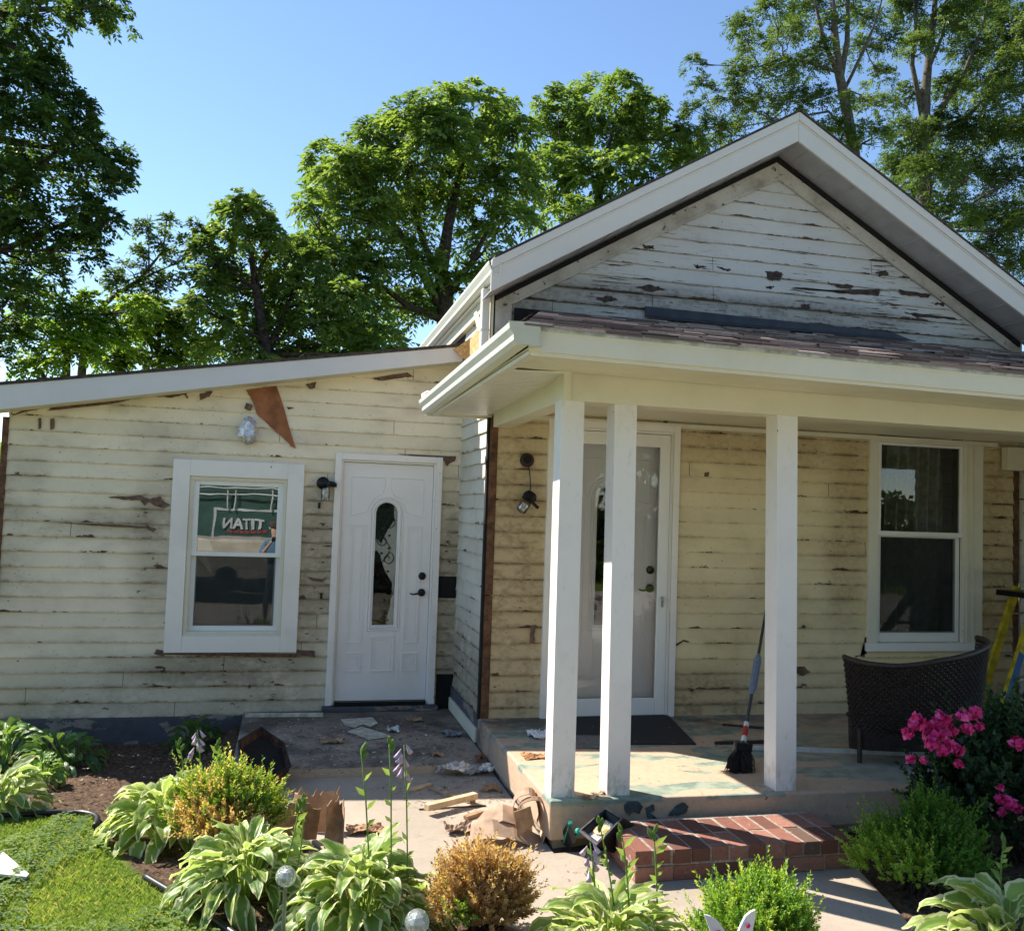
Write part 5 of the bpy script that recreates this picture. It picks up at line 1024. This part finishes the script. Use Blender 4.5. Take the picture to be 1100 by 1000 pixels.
# ------------------------------------------------------------------ mats, sticks and litter
def flatthing(name, label, cat, poly_px, z, th, m, loc=None, group=None, bev=.001):
    P = [onZ(a, b, z) for a, b in poly_px]; c = sum(P, Vector())/len(P); o = obj(name, MB().prism([tuple(p) for p in P], (0,0,th)), m, loc=(c.x, c.y, z), bevel=bev); return tag(o, label, cat, group)
flatthing('doormat', 'black rubber doormat in front of the storm door', 'doormat', [(590,766),(715,766),(748,800),(598,801)], .104, .008, M['mat'])
m2 = MB(); c0 = onZ(616,795,.104); 
p0, p1, p2, p3 = onZ(600,791,.105), onZ(662,792,.105), onZ(663,802,.105), onZ(598,802,.105)
for k in range(22):
    a, b = p0.lerp(p1,k/22), p3.lerp(p2,k/22); a2, b2 = p0.lerp(p1,(k+.6)/22), p3.lerp(p2,(k+.6)/22); m2.prism([a+Vector((0,0,.008)),a2+Vector((0,0,.008)),b2+Vector((0,-.06,.012)),b+Vector((0,-.06,.012))], (0,0,.006))
m2.prism([p0+Vector((0,0,.008)),p1+Vector((0,0,.008)),p2+Vector((0,-.06,.010)),p3+Vector((0,-.06,.010))], (0,0,.002)); tag(obj('doormat', m2, M['mat2'], loc=tuple(p3)), 'small ribbed grey doormat lying on the front edge of the black mat', 'doormat')
def crumple(name, label, cat, a, b, z, sx, sy, sz, m, seed, nu=14, group=None, tilt=(0,0,0), th=.0015, hole=None):
    r_ = random.Random(seed); c = onZ(a, b, z); ph = [r_.uniform(0,6) for _ in range(6)]; mb = MB(); Mt = Matrix.Rotation(tilt[2],3,'Z')@Matrix.Rotation(tilt[1],3,'Y')@Matrix.Rotation(tilt[0],3,'X'); jit = {}
    def f(u, v):
        k = (round(u*nu), round(v*nu)); j = jit.setdefault(k, (r_.uniform(-1,1), r_.uniform(-1,1), r_.random())); ed = 1+.18*math.sin(9*u+ph[0])*math.cos(7*v+ph[1])
        p = Vector(((u-.5)*sx*ed+j[0]*sx*.022, (v-.5)*sy*ed+j[1]*sy*.022, sz*(.35+.3*math.sin(u*7+ph[2]+v*3)*math.cos(v*6+ph[3])+.35*j[2])))
        return tuple(Mt@p + c + Vector((0,0,.003)))
    mb.sheet(f, nu, nu); zmin = min(v[2] for v in mb.v); mb.v = [(x, y, q-zmin+z+.002) for x, y, q in mb.v]
    o = obj(name, mb, m, loc=tuple(c), fixn=False); s_ = o.modifiers.new('thickness', 'SOLIDIFY'); s_.thickness = th; return tag(o, label, cat, group)
SZ_ = -.075
flatthing('siding_shard', 'larger pale broken siding piece lying on the dirty stoop, the upper of the two', 'debris', [(366,773),(400,771),(406,777),(398,781),(390,778),(382,782),(371,779)], SZ_+.003, .006, M['shard'])
flatthing('siding_shard', 'pale broken siding piece on the stoop just below the other pale one', 'debris', [(373,786),(388,781),(396,783),(412,788),(420,791),(396,795),(384,790)], SZ_+.003, .006, M['shard'])
crumple('crumpled_wrapper', 'small crumpled bluish wrapper on the stoop beside the pale siding pieces', 'litter', 422, 786, SZ_, .09, .09, .05, M['foil'], 3)
crumple('foil_sheet', 'flat grey foil square on the stoop near the return wall', 'litter', 485, 789, SZ_, .13, .18, .03, simple('grey_foil', (.25,.27,.30), .4, .2, 20, metallic=.5), 4)
crumple('foil_scrap', 'long crinkled silver foil strip on the path below the stoop edge', 'litter', 500, 832, -.138, .34, .10, .10, M['foil'], 6, 20)
crumple('paper_scrap', 'brown curled paper scrap on the stoop left of the pale siding pieces', 'litter', 357, 798, SZ_, .16, .10, .05, M['kraft'], 8)
crumple('white_paper', 'crumpled white paper on the porch floor left of the first post', 'litter', 580, 792, .105, .16, .20, .06, M['paper'], 9)
crumple('orange_scrap', 'orange-brown wood scrap on the porch floor left of the first post', 'debris', 578, 814, .105, .20, .12, .03, simple('orange_wood', (.50,.24,.10), .7, .2, 20), 10)
crumple('blue_scrap', 'pale blue crumpled scrap on the dark mulch by the foundation', 'litter', 182, 794, float(gh(-2.2,.6)), .12, .12, .07, simple('pale_blue_plastic', (.35,.42,.60), .4, .2, 10), 12)
crumple('rust_scrap', 'orange-brown scrap in the corner where the stoop meets the porch', 'debris', 516, 818, -.1, .07, .06, .07, M['rust'], 13)
crumple('wood_chip', 'small brown wood chunk on the path beside the porch slab', 'debris', 527, 849, -.138, .10, .07, .05, M['cardboard'], 14)
def plank(name, label, a, b, z, wd_, th, m, lift=0, cat='board'):
    p, q = onZ(a[0], a[1], z+th/2), onZ(b[0], b[1], z+th/2); q.z += lift; c = (p+q)/2; o = obj(name, MB().beam(p, q, [(-wd_/2,-th/2),(wd_/2,-th/2),(wd_/2,th/2),(-wd_/2,th/2)]), m, loc=tuple(c), bevel=.002); return tag(o, label, cat)
plank('lumber_offcut', 'pale square wood offcut lying on the path, the upper of two crossed pieces', (458,867), (511,854), -.11, .045, .035, M['lumber'], .0)
plank('lumber_offcut', 'weathered flat lath under the pale wood offcut on the path', (464,846), (508,861), -.138, .05, .016, simple('tan_lath', (.45,.33,.21), .8, .25, 20, bump=.2))
plank('thin_stick', 'thin brown stick on the path below the crossed offcuts', (450,869), (522,865), -.138, .008, .008, M['stick'], cat='stick')
plank('long_stick', 'dark stick on the porch floor behind the broom', (768,798), (840,796), .10, .022, .022, M['stick'], cat='stick')
plank('long_stick', 'short thin dark stick near the wall on the porch floor', (776,778), (822,782), .10, .015, .015, M['stick'], cat='stick')
plank('trim_strip', 'white trim strip lying along the porch floor near the chair', (800,803), (1080,812), .095, .03, .03, M['pipew'], cat='trim')
plank('trim_strip', 'pale trim strip lying along the bottom of the wing wall on the stoop', (263,768), (347,767.5), SZ_, .03, .03, M['shard'], cat='trim')
plank('lumber_offcut', 'short pale splinter of wood nearest the stoop edge on the path', (440,848), (462,842), -.138, .03, .015, M['lumber'])
plank('lumber_offcut', 'small brown wood scrap lying between the crossed offcuts and the paper bags', (500,878), (518,872), -.138, .035, .02, M['cardboard'])
crumple('paper_scrap', 'curled brown paper scrap on the path left of the kraft paper bags', 'litter', 492, 893, -.138, .15, .10, .06, M['kraft'], 31)
crumple('paper_scrap', 'torn brown paper on the stoop in front of the door step', 'litter', 445, 775, SZ_, .12, .07, .04, M['cardboard'], 33)
crumple('paper_scrap', 'small brown paper wad right at the front edge of the stoop', 'litter', 470, 812, SZ_, .08, .06, .04, M['kraft'], 34)
crumple('cardboard_scrap', 'flat torn cardboard lying on the path beside the upright cardboard scraps', 'cardboard', 392, 893, -.138, .20, .12, .04, M['cardboard'], 35)
# loose flakes
def flakes(name, poly, z, n_, m, sz, kindlbl=None):
    P = [onZ(a, b, z) for a, b in poly]; mn = [min(p[i] for p in P) for i in (0,1)]; mx_ = [max(p[i] for p in P) for i in (0,1)]; pl_ = [(p.x,p.y) for p in P]
    x_ = rng.uniform(mn[0],mx_[0],n_*3); y_ = rng.uniform(mn[1],mx_[1],n_*3); k = inpoly(x_, y_, pl_); x_, y_ = x_[k][:n_], y_[k][:n_]; nn_ = len(x_); az = rng.uniform(0,6.3,nn_)
    V, F, rn = leaves(np.stack([x_,y_,np.full(nn_,z+.003)],1), np.stack([np.cos(az),np.sin(az),rng.uniform(0,.25,nn_)],1), np.tile([0,0,1.],(nn_,1)), rng.uniform(.3,1.5,nn_)*sz, rng.uniform(.3,1,nn_)*sz*.7, rng.random(nn_), .08)
    return tag(npobj(name, V, F, {'rnd': rn}, m), kind='stuff')
n = N('paint_flake', .7); n.col(n.ramp(n.attr('rnd'), [(0,(.06,.035,.022)),(.45,(.17,.12,.08)),(.7,(.34,.28,.2)),(1,(.70,.66,.56))])); M['flake'] = n.m
flakes('paint_flakes', [(262,775),(485,768),(512,812),(500,822),(300,836)], SZ_, 1100, M['flake'], .026)
flakes('paint_flakes', [(400,845),(520,830),(560,870),(480,880)], -.14, 320, M['flake'], .022)
flakes('paint_flakes', [(560,900),(700,940),(900,930),(960,990),(640,985)], -.14, 160, M['flake'], .012)
flakes('paint_flakes', [(520,780),(740,772),(900,780),(960,850),(600,855)], .108, 240, M['flake'], .016)
flakes('paint_flakes', [(60,812),(255,805),(235,835),(90,850)], -.25, 110, M['flake'], .03)
n = N('fallen_petal', .6); n.col((.45,.02,.08)); flakes('fallen_petals', [(862,815),(975,825),(965,852),(862,850)], .098, 30, n.m, .02)
flakes('dry_twigs', [(630,850),(655,850),(652,862),(630,862)], .112, 26, simple('dry_twig', (.22,.10,.05), .8), .05)
# cardboard scraps standing by the bed
def bentsheet(name, label, cat, a, b, z, w_, h_, az, lean, curl, m, seed, teeth=0):
    r_ = random.Random(seed); c = onZ(a, b, z); nu = 14; j = [r_.uniform(-1,1) for _ in range(40)]
    def f(u, v):
        x = (u-.5)*w_*(1-.12*v*j[3]); y = curl*math.sin(u*math.pi)*(.4+v)+lean*v*h_; zz = v*h_*(1+.14*j[int(u*13)]*(v > .9)+teeth*.16*abs(math.sin(u*9+j[1]))*(v > .85))
        return (c.x+x*math.cos(az)-y*math.sin(az), c.y+x*math.sin(az)+y*math.cos(az), z+.002+zz)
    o = obj(name, MB().sheet(f, nu, 10), m, loc=tuple(c), fixn=False, smooth=False); s_ = o.modifiers.new('thickness', 'SOLIDIFY'); s_.thickness = .004; return tag(o, label, cat)
bentsheet('cardboard_scrap', 'brown torn cardboard standing upright behind the foreground hosta, the widest piece', 'cardboard', 318, 905, -.14, .22, .16, .25, -.12, .05, M['cardboard'], 2, 1)
bentsheet('cardboard_scrap', 'tall narrow curled piece of brown cardboard to the right of the wider pieces', 'cardboard', 358, 912, -.14, .10, .19, -.3, .1, .06, M['cardboard'], 5, 1)
bentsheet('cardboard_scrap', 'tan cardboard flap leaning over behind the wider brown piece', 'cardboard', 338, 893, -.14, .26, .20, -.1, .45, -.04, simple('light_cardboard', (.48,.29,.16), .8, .15, 10), 8)
crumple('white_paper', 'white paper piece lying against the upright brown cardboard', 'litter', 300, 893, -.14, .18, .12, .10, M['paper'], 17, tilt=(.6,.2,.3))
# kraft paper heap beside the slab
KP = onZ(548,895,-.14); kh = empty('paper_bag_heap', KP, 'heap of folded brown kraft paper bags beside the corner of the porch slab', 'paper bags')
rk = random.Random(14)
def ribbon(pts, w_, name, m, wdir=(0,1,0)):
    W_ = Vector(wdir)*w_/2; mb = MB(); n_ = len(pts); b = 0
    for p in pts: mb.v += [tuple(Vector(p)-W_), tuple(Vector(p)), tuple(Vector(p)+W_)]
    for i in range(n_-1): a = i*3; mb.f += [(a,a+3,a+4,a+1),(a+1,a+4,a+5,a+2)]
    o = obj(name, mb, m, kh, fixn=False); s_ = o.modifiers.new('thickness','SOLIDIFY'); s_.thickness = .003; return o
def arc(a0, b0, R1, R2, t0, t1, y, k=14): c = onY(a0, b0, y); return [(c.x+R1*math.cos(t), y+.02*math.sin(t*3), c.z+R2*math.sin(t)) for t in [t0+(t1-t0)*i/k for i in range(k+1)]]
ribbon(arc(565,868,.07,.10,-.6,4.2,-1.72), .10, 'paper_loop', M['kraft'], (.25,1,.1)); ribbon(arc(572,880,.09,.12,-.9,3.6,-1.8), .07, 'paper_loop', simple('dark_kraft', (.32,.19,.12), .85, .2, 7), (.3,1,0))
ribbon([tuple(onY(a, b, -1.75)) for a, b in ((505,897),(520,880),(540,872),(560,878),(572,893))], .14, 'paper_fold', M['kraft'], (.2,.9,.35)); ribbon([tuple(onY(a, b, -1.85)) for a, b in ((510,895),(530,888),(552,892),(570,900),(582,906))], .12, 'paper_fold', M['kraft'], (.1,.9,.4))
ribbon([tuple(onY(a, b, -1.8)) for a, b in ((520,912),(545,902),(565,906),(580,904),(586,886))], .16, 'paper_fold', simple('pale_kraft', (.55,.40,.29), .85, .2, 7), (.2,.9,.15)); obj('cardboard_flap', MB().prism([onY(552,872,-1.86), onY(570,866,-1.84), onY(574,885,-1.86), onY(556,900,-1.88)], (.0,.006,0)), M['cardboard'], kh)
# fallen lantern
n = onY(650,882,-1.99); fl_ = empty('wall_lantern', onZ(660,905,-.14), 'black square light fixture lying tilted against the porch slab beside the brick step', 'light fixture')
q = [onY(a, b, y) for a, b, y in ((622,893,-2.14),(651,868,-2.02),(669,879,-2.14),(641,908,-2.30))]
nx_ = (q[1]-q[0]).cross(q[3]-q[0]).normalized(); nx_ = nx_ if nx_.dot(CAM-q[0]) > 0 else -nx_; cc = sum(q, Vector())/4
def inset(Q, k, off): return [cc+(p-cc)*k+nx_*off for p in Q]
def ringm(k0, k1, o0, o1): a = inset(q,k0,o0); b = inset(q,k1,o1); mb = MB(); mb.v = [tuple(p) for p in a+b]; mb.f = [(i,(i+1)%4,4+(i+1)%4,4+i) for i in range(4)]; return mb
bd = MB(); A_ = inset(q,1.0,.0); B_ = [p-nx_*.02+Vector((.115,.075,-.055)) for p in A_]; bd.v = [tuple(p) for p in A_+B_]; bd.f = [(i,(i+1)%4,4+(i+1)%4,4+i) for i in range(4)]+[(4,5,6,7)]
a_ = ringm(1.0,.84,0,.0); k = len(bd.v); bd.v += a_.v; bd.f += [tuple(i+k for i in f_) for f_ in a_.f]; a_ = ringm(.84,.66,0,-.03); k = len(bd.v); bd.v += a_.v; bd.f += [tuple(i+k for i in f_) for f_ in a_.f]
o = obj('housing', bd, M['black'], fl_); s_ = o.modifiers.new('thickness','SOLIDIFY'); s_.thickness = .004
rg = MB(); a_ = ringm(1.03,.90,.006,.006); rg.v = a_.v; rg.f = a_.f; o = obj('rim', rg, simple('scuffed_grey_metal', (.10,.10,.105), .4, .3, 20), fl_); s_ = o.modifiers.new('thickness','SOLIDIFY'); s_.thickness = .006
obj('diffuser', MB().lathe([(0,.01),(.045,.0),(.05,-.02)], cc-nx_*.02, nx_, 16), simple('amber_lens', (.70,.55,.32), .3, .3, 60, c2=(.35,.22,.10)), fl_); obj('reflector', MB().prism(inset(q,.66,-.03), tuple(-nx_*.003)), M['foil'], fl_)
tg = empty('plastic_clip', onZ(611,905,-.14), 'small teal plastic clip on the path at the foot of the porch corner', 'clip')
t_ = MB().beam(onZ(606,905,-.12), onY(613,883,-2.05), [(-.008,-.008),(.008,-.008),(.008,.008),(-.008,.008)]).beam(onZ(610,906,-.12), onY(622,893,-2.08), [(-.007,-.007),(.007,-.007),(.007,.007),(-.007,.007)]).lathe([(0,.0),(.014,0),(.014,.02),(0,.02)], onY(620,892,-2.09), (.3,-1,.2), 10)
obj('arm', t_, M['teal'], tg); obj('clear_sleeve', MB().prism([onZ(600,903,-.132), onY(610,884,-2.04), onY(620,900,-2.1), onZ(612,912,-.132)], (0,.01,0)), M['dark'], tg)
# collapsed basket liner at the stoop corner
bk = empty('planter_basket', onZ(285,835,-.14), 'dark rusty half-collapsed basket of soil at the corner of the stoop', 'basket')
rim = [onY(a, b, y) for a, b, y in ((256,796,-.62),(280,781,-.30),(305,798,-.40),(312,823,-.66),(285,838,-.9),(258,826,-.86))]
bt = [p*.0+Vector((cc_x, cc_y, -.15)) for p, cc_x, cc_y in [(p, p.x*.75+onZ(285,835,-.14).x*.25, p.y*.75-.62*.25) for p in rim]]
b5 = MB(); b5.v = [tuple(p) for p in rim+bt]; n6 = len(rim); b5.f = [(i,(i+1)%n6,n6+(i+1)%n6,n6+i) for i in range(n6)]+[tuple(n6+i for i in range(n6))]
o = obj('liner', b5, simple('rusty_coco_liner', (.11,.05,.03), .9, .35, 18, bump=.6), bk); s_ = o.modifiers.new('thickness','SOLIDIFY'); s_.thickness = .012
obj('wire_rim', MB().tube([tuple(p) for p in rim+[rim[0]]], .007, 6), M['black'], bk); cs = sum(rim, Vector())/n6-Vector((0,0,.04))
so_ = MB(); so_.v = [tuple(cs)]+[tuple(p*.9+cs*.1-Vector((0,0,.035))) for p in rim]; so_.f = [(0,1+i,1+(i+1)%n6) for i in range(n6)]; obj('soil', so_, simple('black_soil', (.012,.01,.009), .95, .3, 40, bump=.6), bk)
# clear globes on stakes
def globe(a, b, Y, r, label):
    c = onY(a, b, Y); t = empty('solar_light', (c.x, c.y, float(gh(c.x, c.y))), label, 'garden light', 'crackle-glass solar lights among the hostas')
    obj('globe', MB().lathe([(r*math.sin(math.pi*i/14)+.0001, -r*math.cos(math.pi*i/14)) for i in range(15)], c, n=24), M['crackle'], t, smooth=True)
    obj('inner_lens', MB().lathe([(.0001,-.6*r),(.4*r,-.4*r),(.55*r,0),(.4*r,.4*r),(.0001,.6*r)], c, n=10), M['foil'], t)
    obj('stake', MB().tube([(c.x,c.y,c.z-r*.9),(c.x,c.y,float(gh(c.x,c.y))-.05)], .009, 8), M['alu'], t)
n = N('crackle_glass', .08, 0, .6); n.b.inputs['Transmission Weight'].default_value = .85; n.b.inputs['IOR'].default_value = 1.35; n.bump(n.vor(140), .9, .004); M['crackle'] = n.col((.9,.95,.9))
globe(307, 941, -2.78, .042, 'clear crackled glass garden globe on a stake between two hostas'); globe(448, 990, -3.25, .046, 'clear glass garden globe at the bottom beside the dried brown boxwood')
# white ear-shaped petals of a garden ornament at the bottom edge
eo = empty('garden_ornament', onY(790,1040,-3.55), 'white garden ornament with two pointed pink-dotted ears at the bottom edge', 'ornament')
def ear(pts, nm):
    c = sum((onY(a,b,-3.55) for a,b in pts), Vector())/len(pts); o = obj('ear', MB().prism([tuple(onY(a,b,-3.55)) for a,b in pts], (0,.012,0)), M['paper'], eo, bevel=.003); return o
e1 = ear([(757,982),(764,984),(772,990),(778,998),(784,1010),(766,1010),(762,996)], 1); e2 = ear([(812,977),(811,990),(808,1002),(804,1010),(790,1010),(796,994),(801,984),(807,979)], 2)
for e_, (a, b) in ((e1,(772,1001)),(e2,(803.5,994))): c = onY(a, b, -3.556); obj('pink_dot', MB().lathe([(.009,.002),(.006,.005),(.0001,.005)], c, (0,-1,0), 12), M['rosepink'], e_)
c = onY(785,1040,-3.55); obj('head', MB().lathe([(.0001,.05),(.05,.035),(.062,0),(.05,-.04),(.02,-.06),(.012,-.07),(.012,-.32)], (c.x, c.y, c.z+.03), n=20), M['paper'], eo, smooth=True)
# white board on the lawn
wb2 = obj('white_board', MB().prism([onZ(-40,930,-.13), onZ(2,916,-.13), onZ(31,941,-.13), onZ(28,944,-.13), onZ(-10,940,-.13), onZ(-40,945,-.13)], (0,0,.012)), simple('primed_board', (.62,.60,.56), .7, .1, 8), loc=tuple(onZ(0,930,-.15))); tag(wb2, 'white pointed board lying on the lawn at the left edge', 'board')

# ------------------------------------------------------------------ across the street, seen mirrored in the wing window
M['signwhite'] = simple('sign_white', (.50,.52,.50), .6, .1, 5); M['signred'] = simple('sign_red', (.30,.05,.045), .6, .1, 5)
tk = empty('box_trailer', (-.9,-12.6,-.2), 'green box trailer with a white-framed TITAN sign, parked across the street', 'trailer')
M['tgreen'] = simple('dark_green_paint', (.05,.105,.085), .35, .15, 6)
obj('body', MB().box(-6.2,2.6,-14.6,-12.4,.35,3.7), M['tgreen'], tk, bevel=.04)
sx0, sx1 = -2.75, -.2; 
def mirror_x(a): p = onY(a, 560, YW); d = ray(a, 560); t = (p.y-(-12.4))/d.y; return p.x+d.x*t
def mirror_z(b, a=265): p = onY(a, b, YW); d = ray(a, b); return p.z+d.z*(p.y+12.4)/d.y
zt2, zb2 = mirror_z(549), mirror_z(590); xa, xb2 = mirror_x(232), mirror_x(330)
obj('sign_board', MB().box(xa, xb2, -12.40, -12.36, zb2, zt2), M['tgreen'], tk); obj('sign_frame', frame(MB(), xa-.05, xb2+.05, zb2-.05, zt2+.05, .05, -12.40, -12.35), M['signwhite'], tk)
def text(body, x, z, size, m, y):
    cu = bpy.data.curves.new('sign_text','FONT'); cu.body = body; cu.size = size; cu.extrude = .01; cu.offset = .012*size*3; cu.align_x = 'CENTER'; o = bpy.data.objects.new('lettering', cu); cu.materials.append(m); S.collection.objects.link(o); me_ = bpy.data.meshes.new_from_object(o); S.collection.objects.unlink(o); me_.transform(Matrix.Translation((x, y, z)) @ Matrix.Rotation(R_(180),4,'Z') @ Matrix.Rotation(R_(90),4,'X')); o = bpy.data.objects.new('lettering', me_); return finish(o, 'lettering', tk, False)
text('TITAN', (mirror_x(240)+mirror_x(282))/2, mirror_z(568), .30, M['signwhite'], -12.34)
for px_ in (246,252,258,264,270,276,282): q_ = mirror_x(px_); obj('red_mark', MB().box(q_, q_+.1, -12.36, -12.345, mirror_z(573), mirror_z(570)), M['signred'], tk)
obj('emblem', MB().box(mirror_x(291), mirror_x(303), -12.36, -12.345, mirror_z(565), mirror_z(559)), M['signred'], tk); obj('emblem_bar', MB().box(mirror_x(289), mirror_x(303), -12.36, -12.345, mirror_z(569), mirror_z(566.5)), M['signwhite'], tk)
rl2 = MB()
for zz in (mirror_z(524), mirror_z(531)): rl2.tube([(-6,-12.3,zz),(2.5,-12.3,zz)], .02, 6)
for px_ in (244, 252, 291): x_ = mirror_x(px_); rl2.tube([(x_,-12.3,mirror_z(526)),(x_,-12.3,mirror_z(548))], .018, 6)
obj('rack', rl2, M['signwhite'], tk)
for x_ in (-5.2,-4.2,.9,1.9):
    wh = obj('wheel', MB().lathe([(.0001,-.13),(.25,-.13),(.42,-.12),(.45,-.06),(.45,.06),(.42,.12),(.0001,.12)], (x_,-12.55,.25), (0,1,0), 24), M['black'], tk, smooth=False); obj('hub', MB().lathe([(.0001,.14),(.15,.14),(.2,.11)], (x_,-12.55,.25), (0,1,0), 16), M['alu'], wh)
hd = MB(); x0_, x1_ = mirror_x(212)-.3, mirror_x(300); zc_ = mirror_z(583)
pu = empty('pickup_truck', (x0_+1,-10.9,-.2), 'beige pickup truck parked at the kerb in front of the trailer', 'truck')
x0_ -= 1.9; zb9 = mirror_z(581)+.12
prof = [(x0_-1.6,.1),(x0_-1.6,zb9),(x0_-.6,zb9+.05),(x0_-.2,zb9+.7),(x0_+1.2,zb9+.72),(x0_+1.5,zb9),(x0_+5.0,zb9-.02),(x0_+5.0,.1)]
obj('body', MB().prism([(a,-11.9,b) for a, b in prof], (0,1.7,0)), simple('beige_car_paint', (.42,.38,.30), .3, .1, 4), pu, bevel=.05)
obj('side_window', MB().prism([(a,-10.195,b) for a, b in [(x0_-.4,zb9+.1),(x0_-.1,zb9+.6),(x0_+1.1,zb9+.62),(x0_+1.3,zb9+.1)]], (0,.01,0)), M['black'], pu)
for x_ in (x0_-.7, x0_+3.0): obj('wheel', MB().lathe([(.0001,-.1),(.22,-.1),(.34,-.09),(.36,0),(.34,.09),(.22,.1),(.0001,.1)], (x_,-10.3,.14), (0,1,0), 24), M['black'], pu)
# the person taking the picture, mirrored small in the window
pe = empty('person', (-1.70,-7.15,-.44), 'person in a blue shirt holding up a phone with both hands', 'person')
me = bpy.data.meshes.new('body'); jn = {}
J = [('pel',(0,0,.95),.14),('wst',(0,0,1.12),.13),('chs',(0,0,1.35),.155),('nck',(0,.01,1.50),.06),('hd1',(0,.03,1.60),.085),('hd2',(0,.02,1.71),.075),
     ('ls',(-.17,0,1.42),.06),('le',(-.24,.16,1.22),.045),('lw',(-.08,.36,1.42),.032),('lh',(-.05,.40,1.47),.03),('rs',(.17,0,1.42),.06),('re',(.24,.16,1.22),.045),('rw',(.12,.36,1.42),.032),('rh',(.09,.40,1.47),.03),
     ('lk',(-.10,.02,.50),.075),('la',(-.11,0,.09),.045),('lt',(-.12,.16,.04),.035),('rk',(.10,.02,.50),.075),('ra',(.11,0,.09),.045),('rt',(.12,.16,.04),.035)]
for i, (k, p_, r) in enumerate(J): jn[k] = i
E_ = [('pel','wst'),('wst','chs'),('chs','nck'),('nck','hd1'),('hd1','hd2'),('chs','ls'),('ls','le'),('le','lw'),('lw','lh'),('chs','rs'),('rs','re'),('re','rw'),('rw','rh'),('pel','lk'),('lk','la'),('la','lt'),('pel','rk'),('rk','ra'),('ra','rt')]
me.from_pydata([p_ for k, p_, r in J], [(jn[a], jn[b]) for a, b in E_], []); po = bpy.data.objects.new('body', me); S.collection.objects.link(po); po.parent = pe
sk_ = po.modifiers.new('skin','SKIN'); po.modifiers.new('sub','SUBSURF').levels = 2; po.modifiers['sub'].render_levels = 2
for i, (k, p_, r) in enumerate(J): me.skin_vertices[0].data[i].radius = (r, r*.8); me.skin_vertices[0].data[i].use_root = (k == 'pel')
n = N('person_skin_and_clothes', .7); x, y, z = n.xyz(); c = n.mix(n.rng(z, .94, .96, smooth=False), (.05,.06,.09), (.07,.15,.24)); c = n.mix(n.rng(z, 1.49, 1.51), c, (.50,.30,.22)); c = n.mix(n.rng(y, .24, .26), c, (.50,.30,.22)); me.materials.append(n.col(c))
obj('hair', MB().lathe([(.0001,.105),(.06,.09),(.088,.05),(.09,.0),(.085,-.03)], (-1.70,-7.15-.005,-.44+1.68), n=16), simple('brown_hair', (.05,.03,.02), .8), pe, smooth=True)
obj('phone', MB().boxm((-1.68,-6.73,-.44+1.50), (.16,.012,.08)), M['black'], pe, bevel=.004)
# trees and a hedge behind the camera: they only show as reflections and shade the sky a little
tree('maple_tree', 'broad green street tree across the road left of the trailer', (-9,-19,-.3), [(-9+random.uniform(-2.6,2.6), -19+random.uniform(-2,2), random.uniform(3.2,8), random.uniform(1.1,1.6)) for _ in range(16)], [((-9,-19,-.3),.3),((-9,-19,2),.25),((-9,-19,5),.15),((-9,-19,7),.05)], (), M['walnut'], dens=12, nl=20, spread=.8, L=.35, W=.18, group='street trees across the road')
tree('maple_tree', 'broad green street tree across the road right of the trailer', (6,-20,-.3), [(6+random.uniform(-3,3), -20+random.uniform(-2,2), random.uniform(3,8.5), random.uniform(1.1,1.7)) for _ in range(18)], [((6,-20,-.3),.3),((6,-20,2),.25),((6,-20,5),.15),((6,-20,7),.05)], (), M['walnut'], dens=12, nl=20, spread=.8, L=.35, W=.18, group='street trees across the road')
tree('maple_tree', 'broad green street tree far right across the road', (14,-19,-.3), [(14+random.uniform(-3,3), -19+random.uniform(-2,2), random.uniform(2.5,8.5), random.uniform(1.1,1.7)) for _ in range(18)], [((14,-19,-.3),.3),((14,-19,2),.25),((14,-19,5),.15),((14,-19,7),.05)], (), M['walnut'], dens=12, nl=20, spread=.8, L=.35, W=.18, group='street trees across the road')

hx = rng.uniform(-30, 34, 26000); hz = rng.random(26000)**.7*(2.6+.5*np.sin(hx*1.3)); hy = -23+rng.normal(size=26000)*.5
V, F, rn = leaves(np.stack([hx,hy,hz-.3],1), rdir(26000), rdir(26000), .35, .22, rng.random(26000)); hd_ = npobj('hedge', V, F, {'rnd': rn}, M['walnut']); tag(hd_, 'long clipped hedge across the road behind the trailer', 'hedge')
obj('right_wall_backing', MB().box(4.774, 4.95, -1.40, -.0, -.1, 2.40), M['ret'], H)
ns_ = 60000; a_ = rng.uniform(-1.5, 1.35, ns_); rd = 38+rng.normal(size=ns_)*2.5; hx = -1+rd*np.sin(a_); hy = rd*np.cos(a_); hz = rng.random(ns_)**.8*(4.5+1.6*np.sin(a_*9)+1.1*np.sin(a_*23+1))
V, F, rn = leaves(np.stack([hx,hy,hz-.6],1), rdir(ns_), rdir(ns_), .75, .5, rng.random(ns_)); tag(npobj('treeline', V, F, {'rnd': rn}, M['walnut']), kind='stuff')
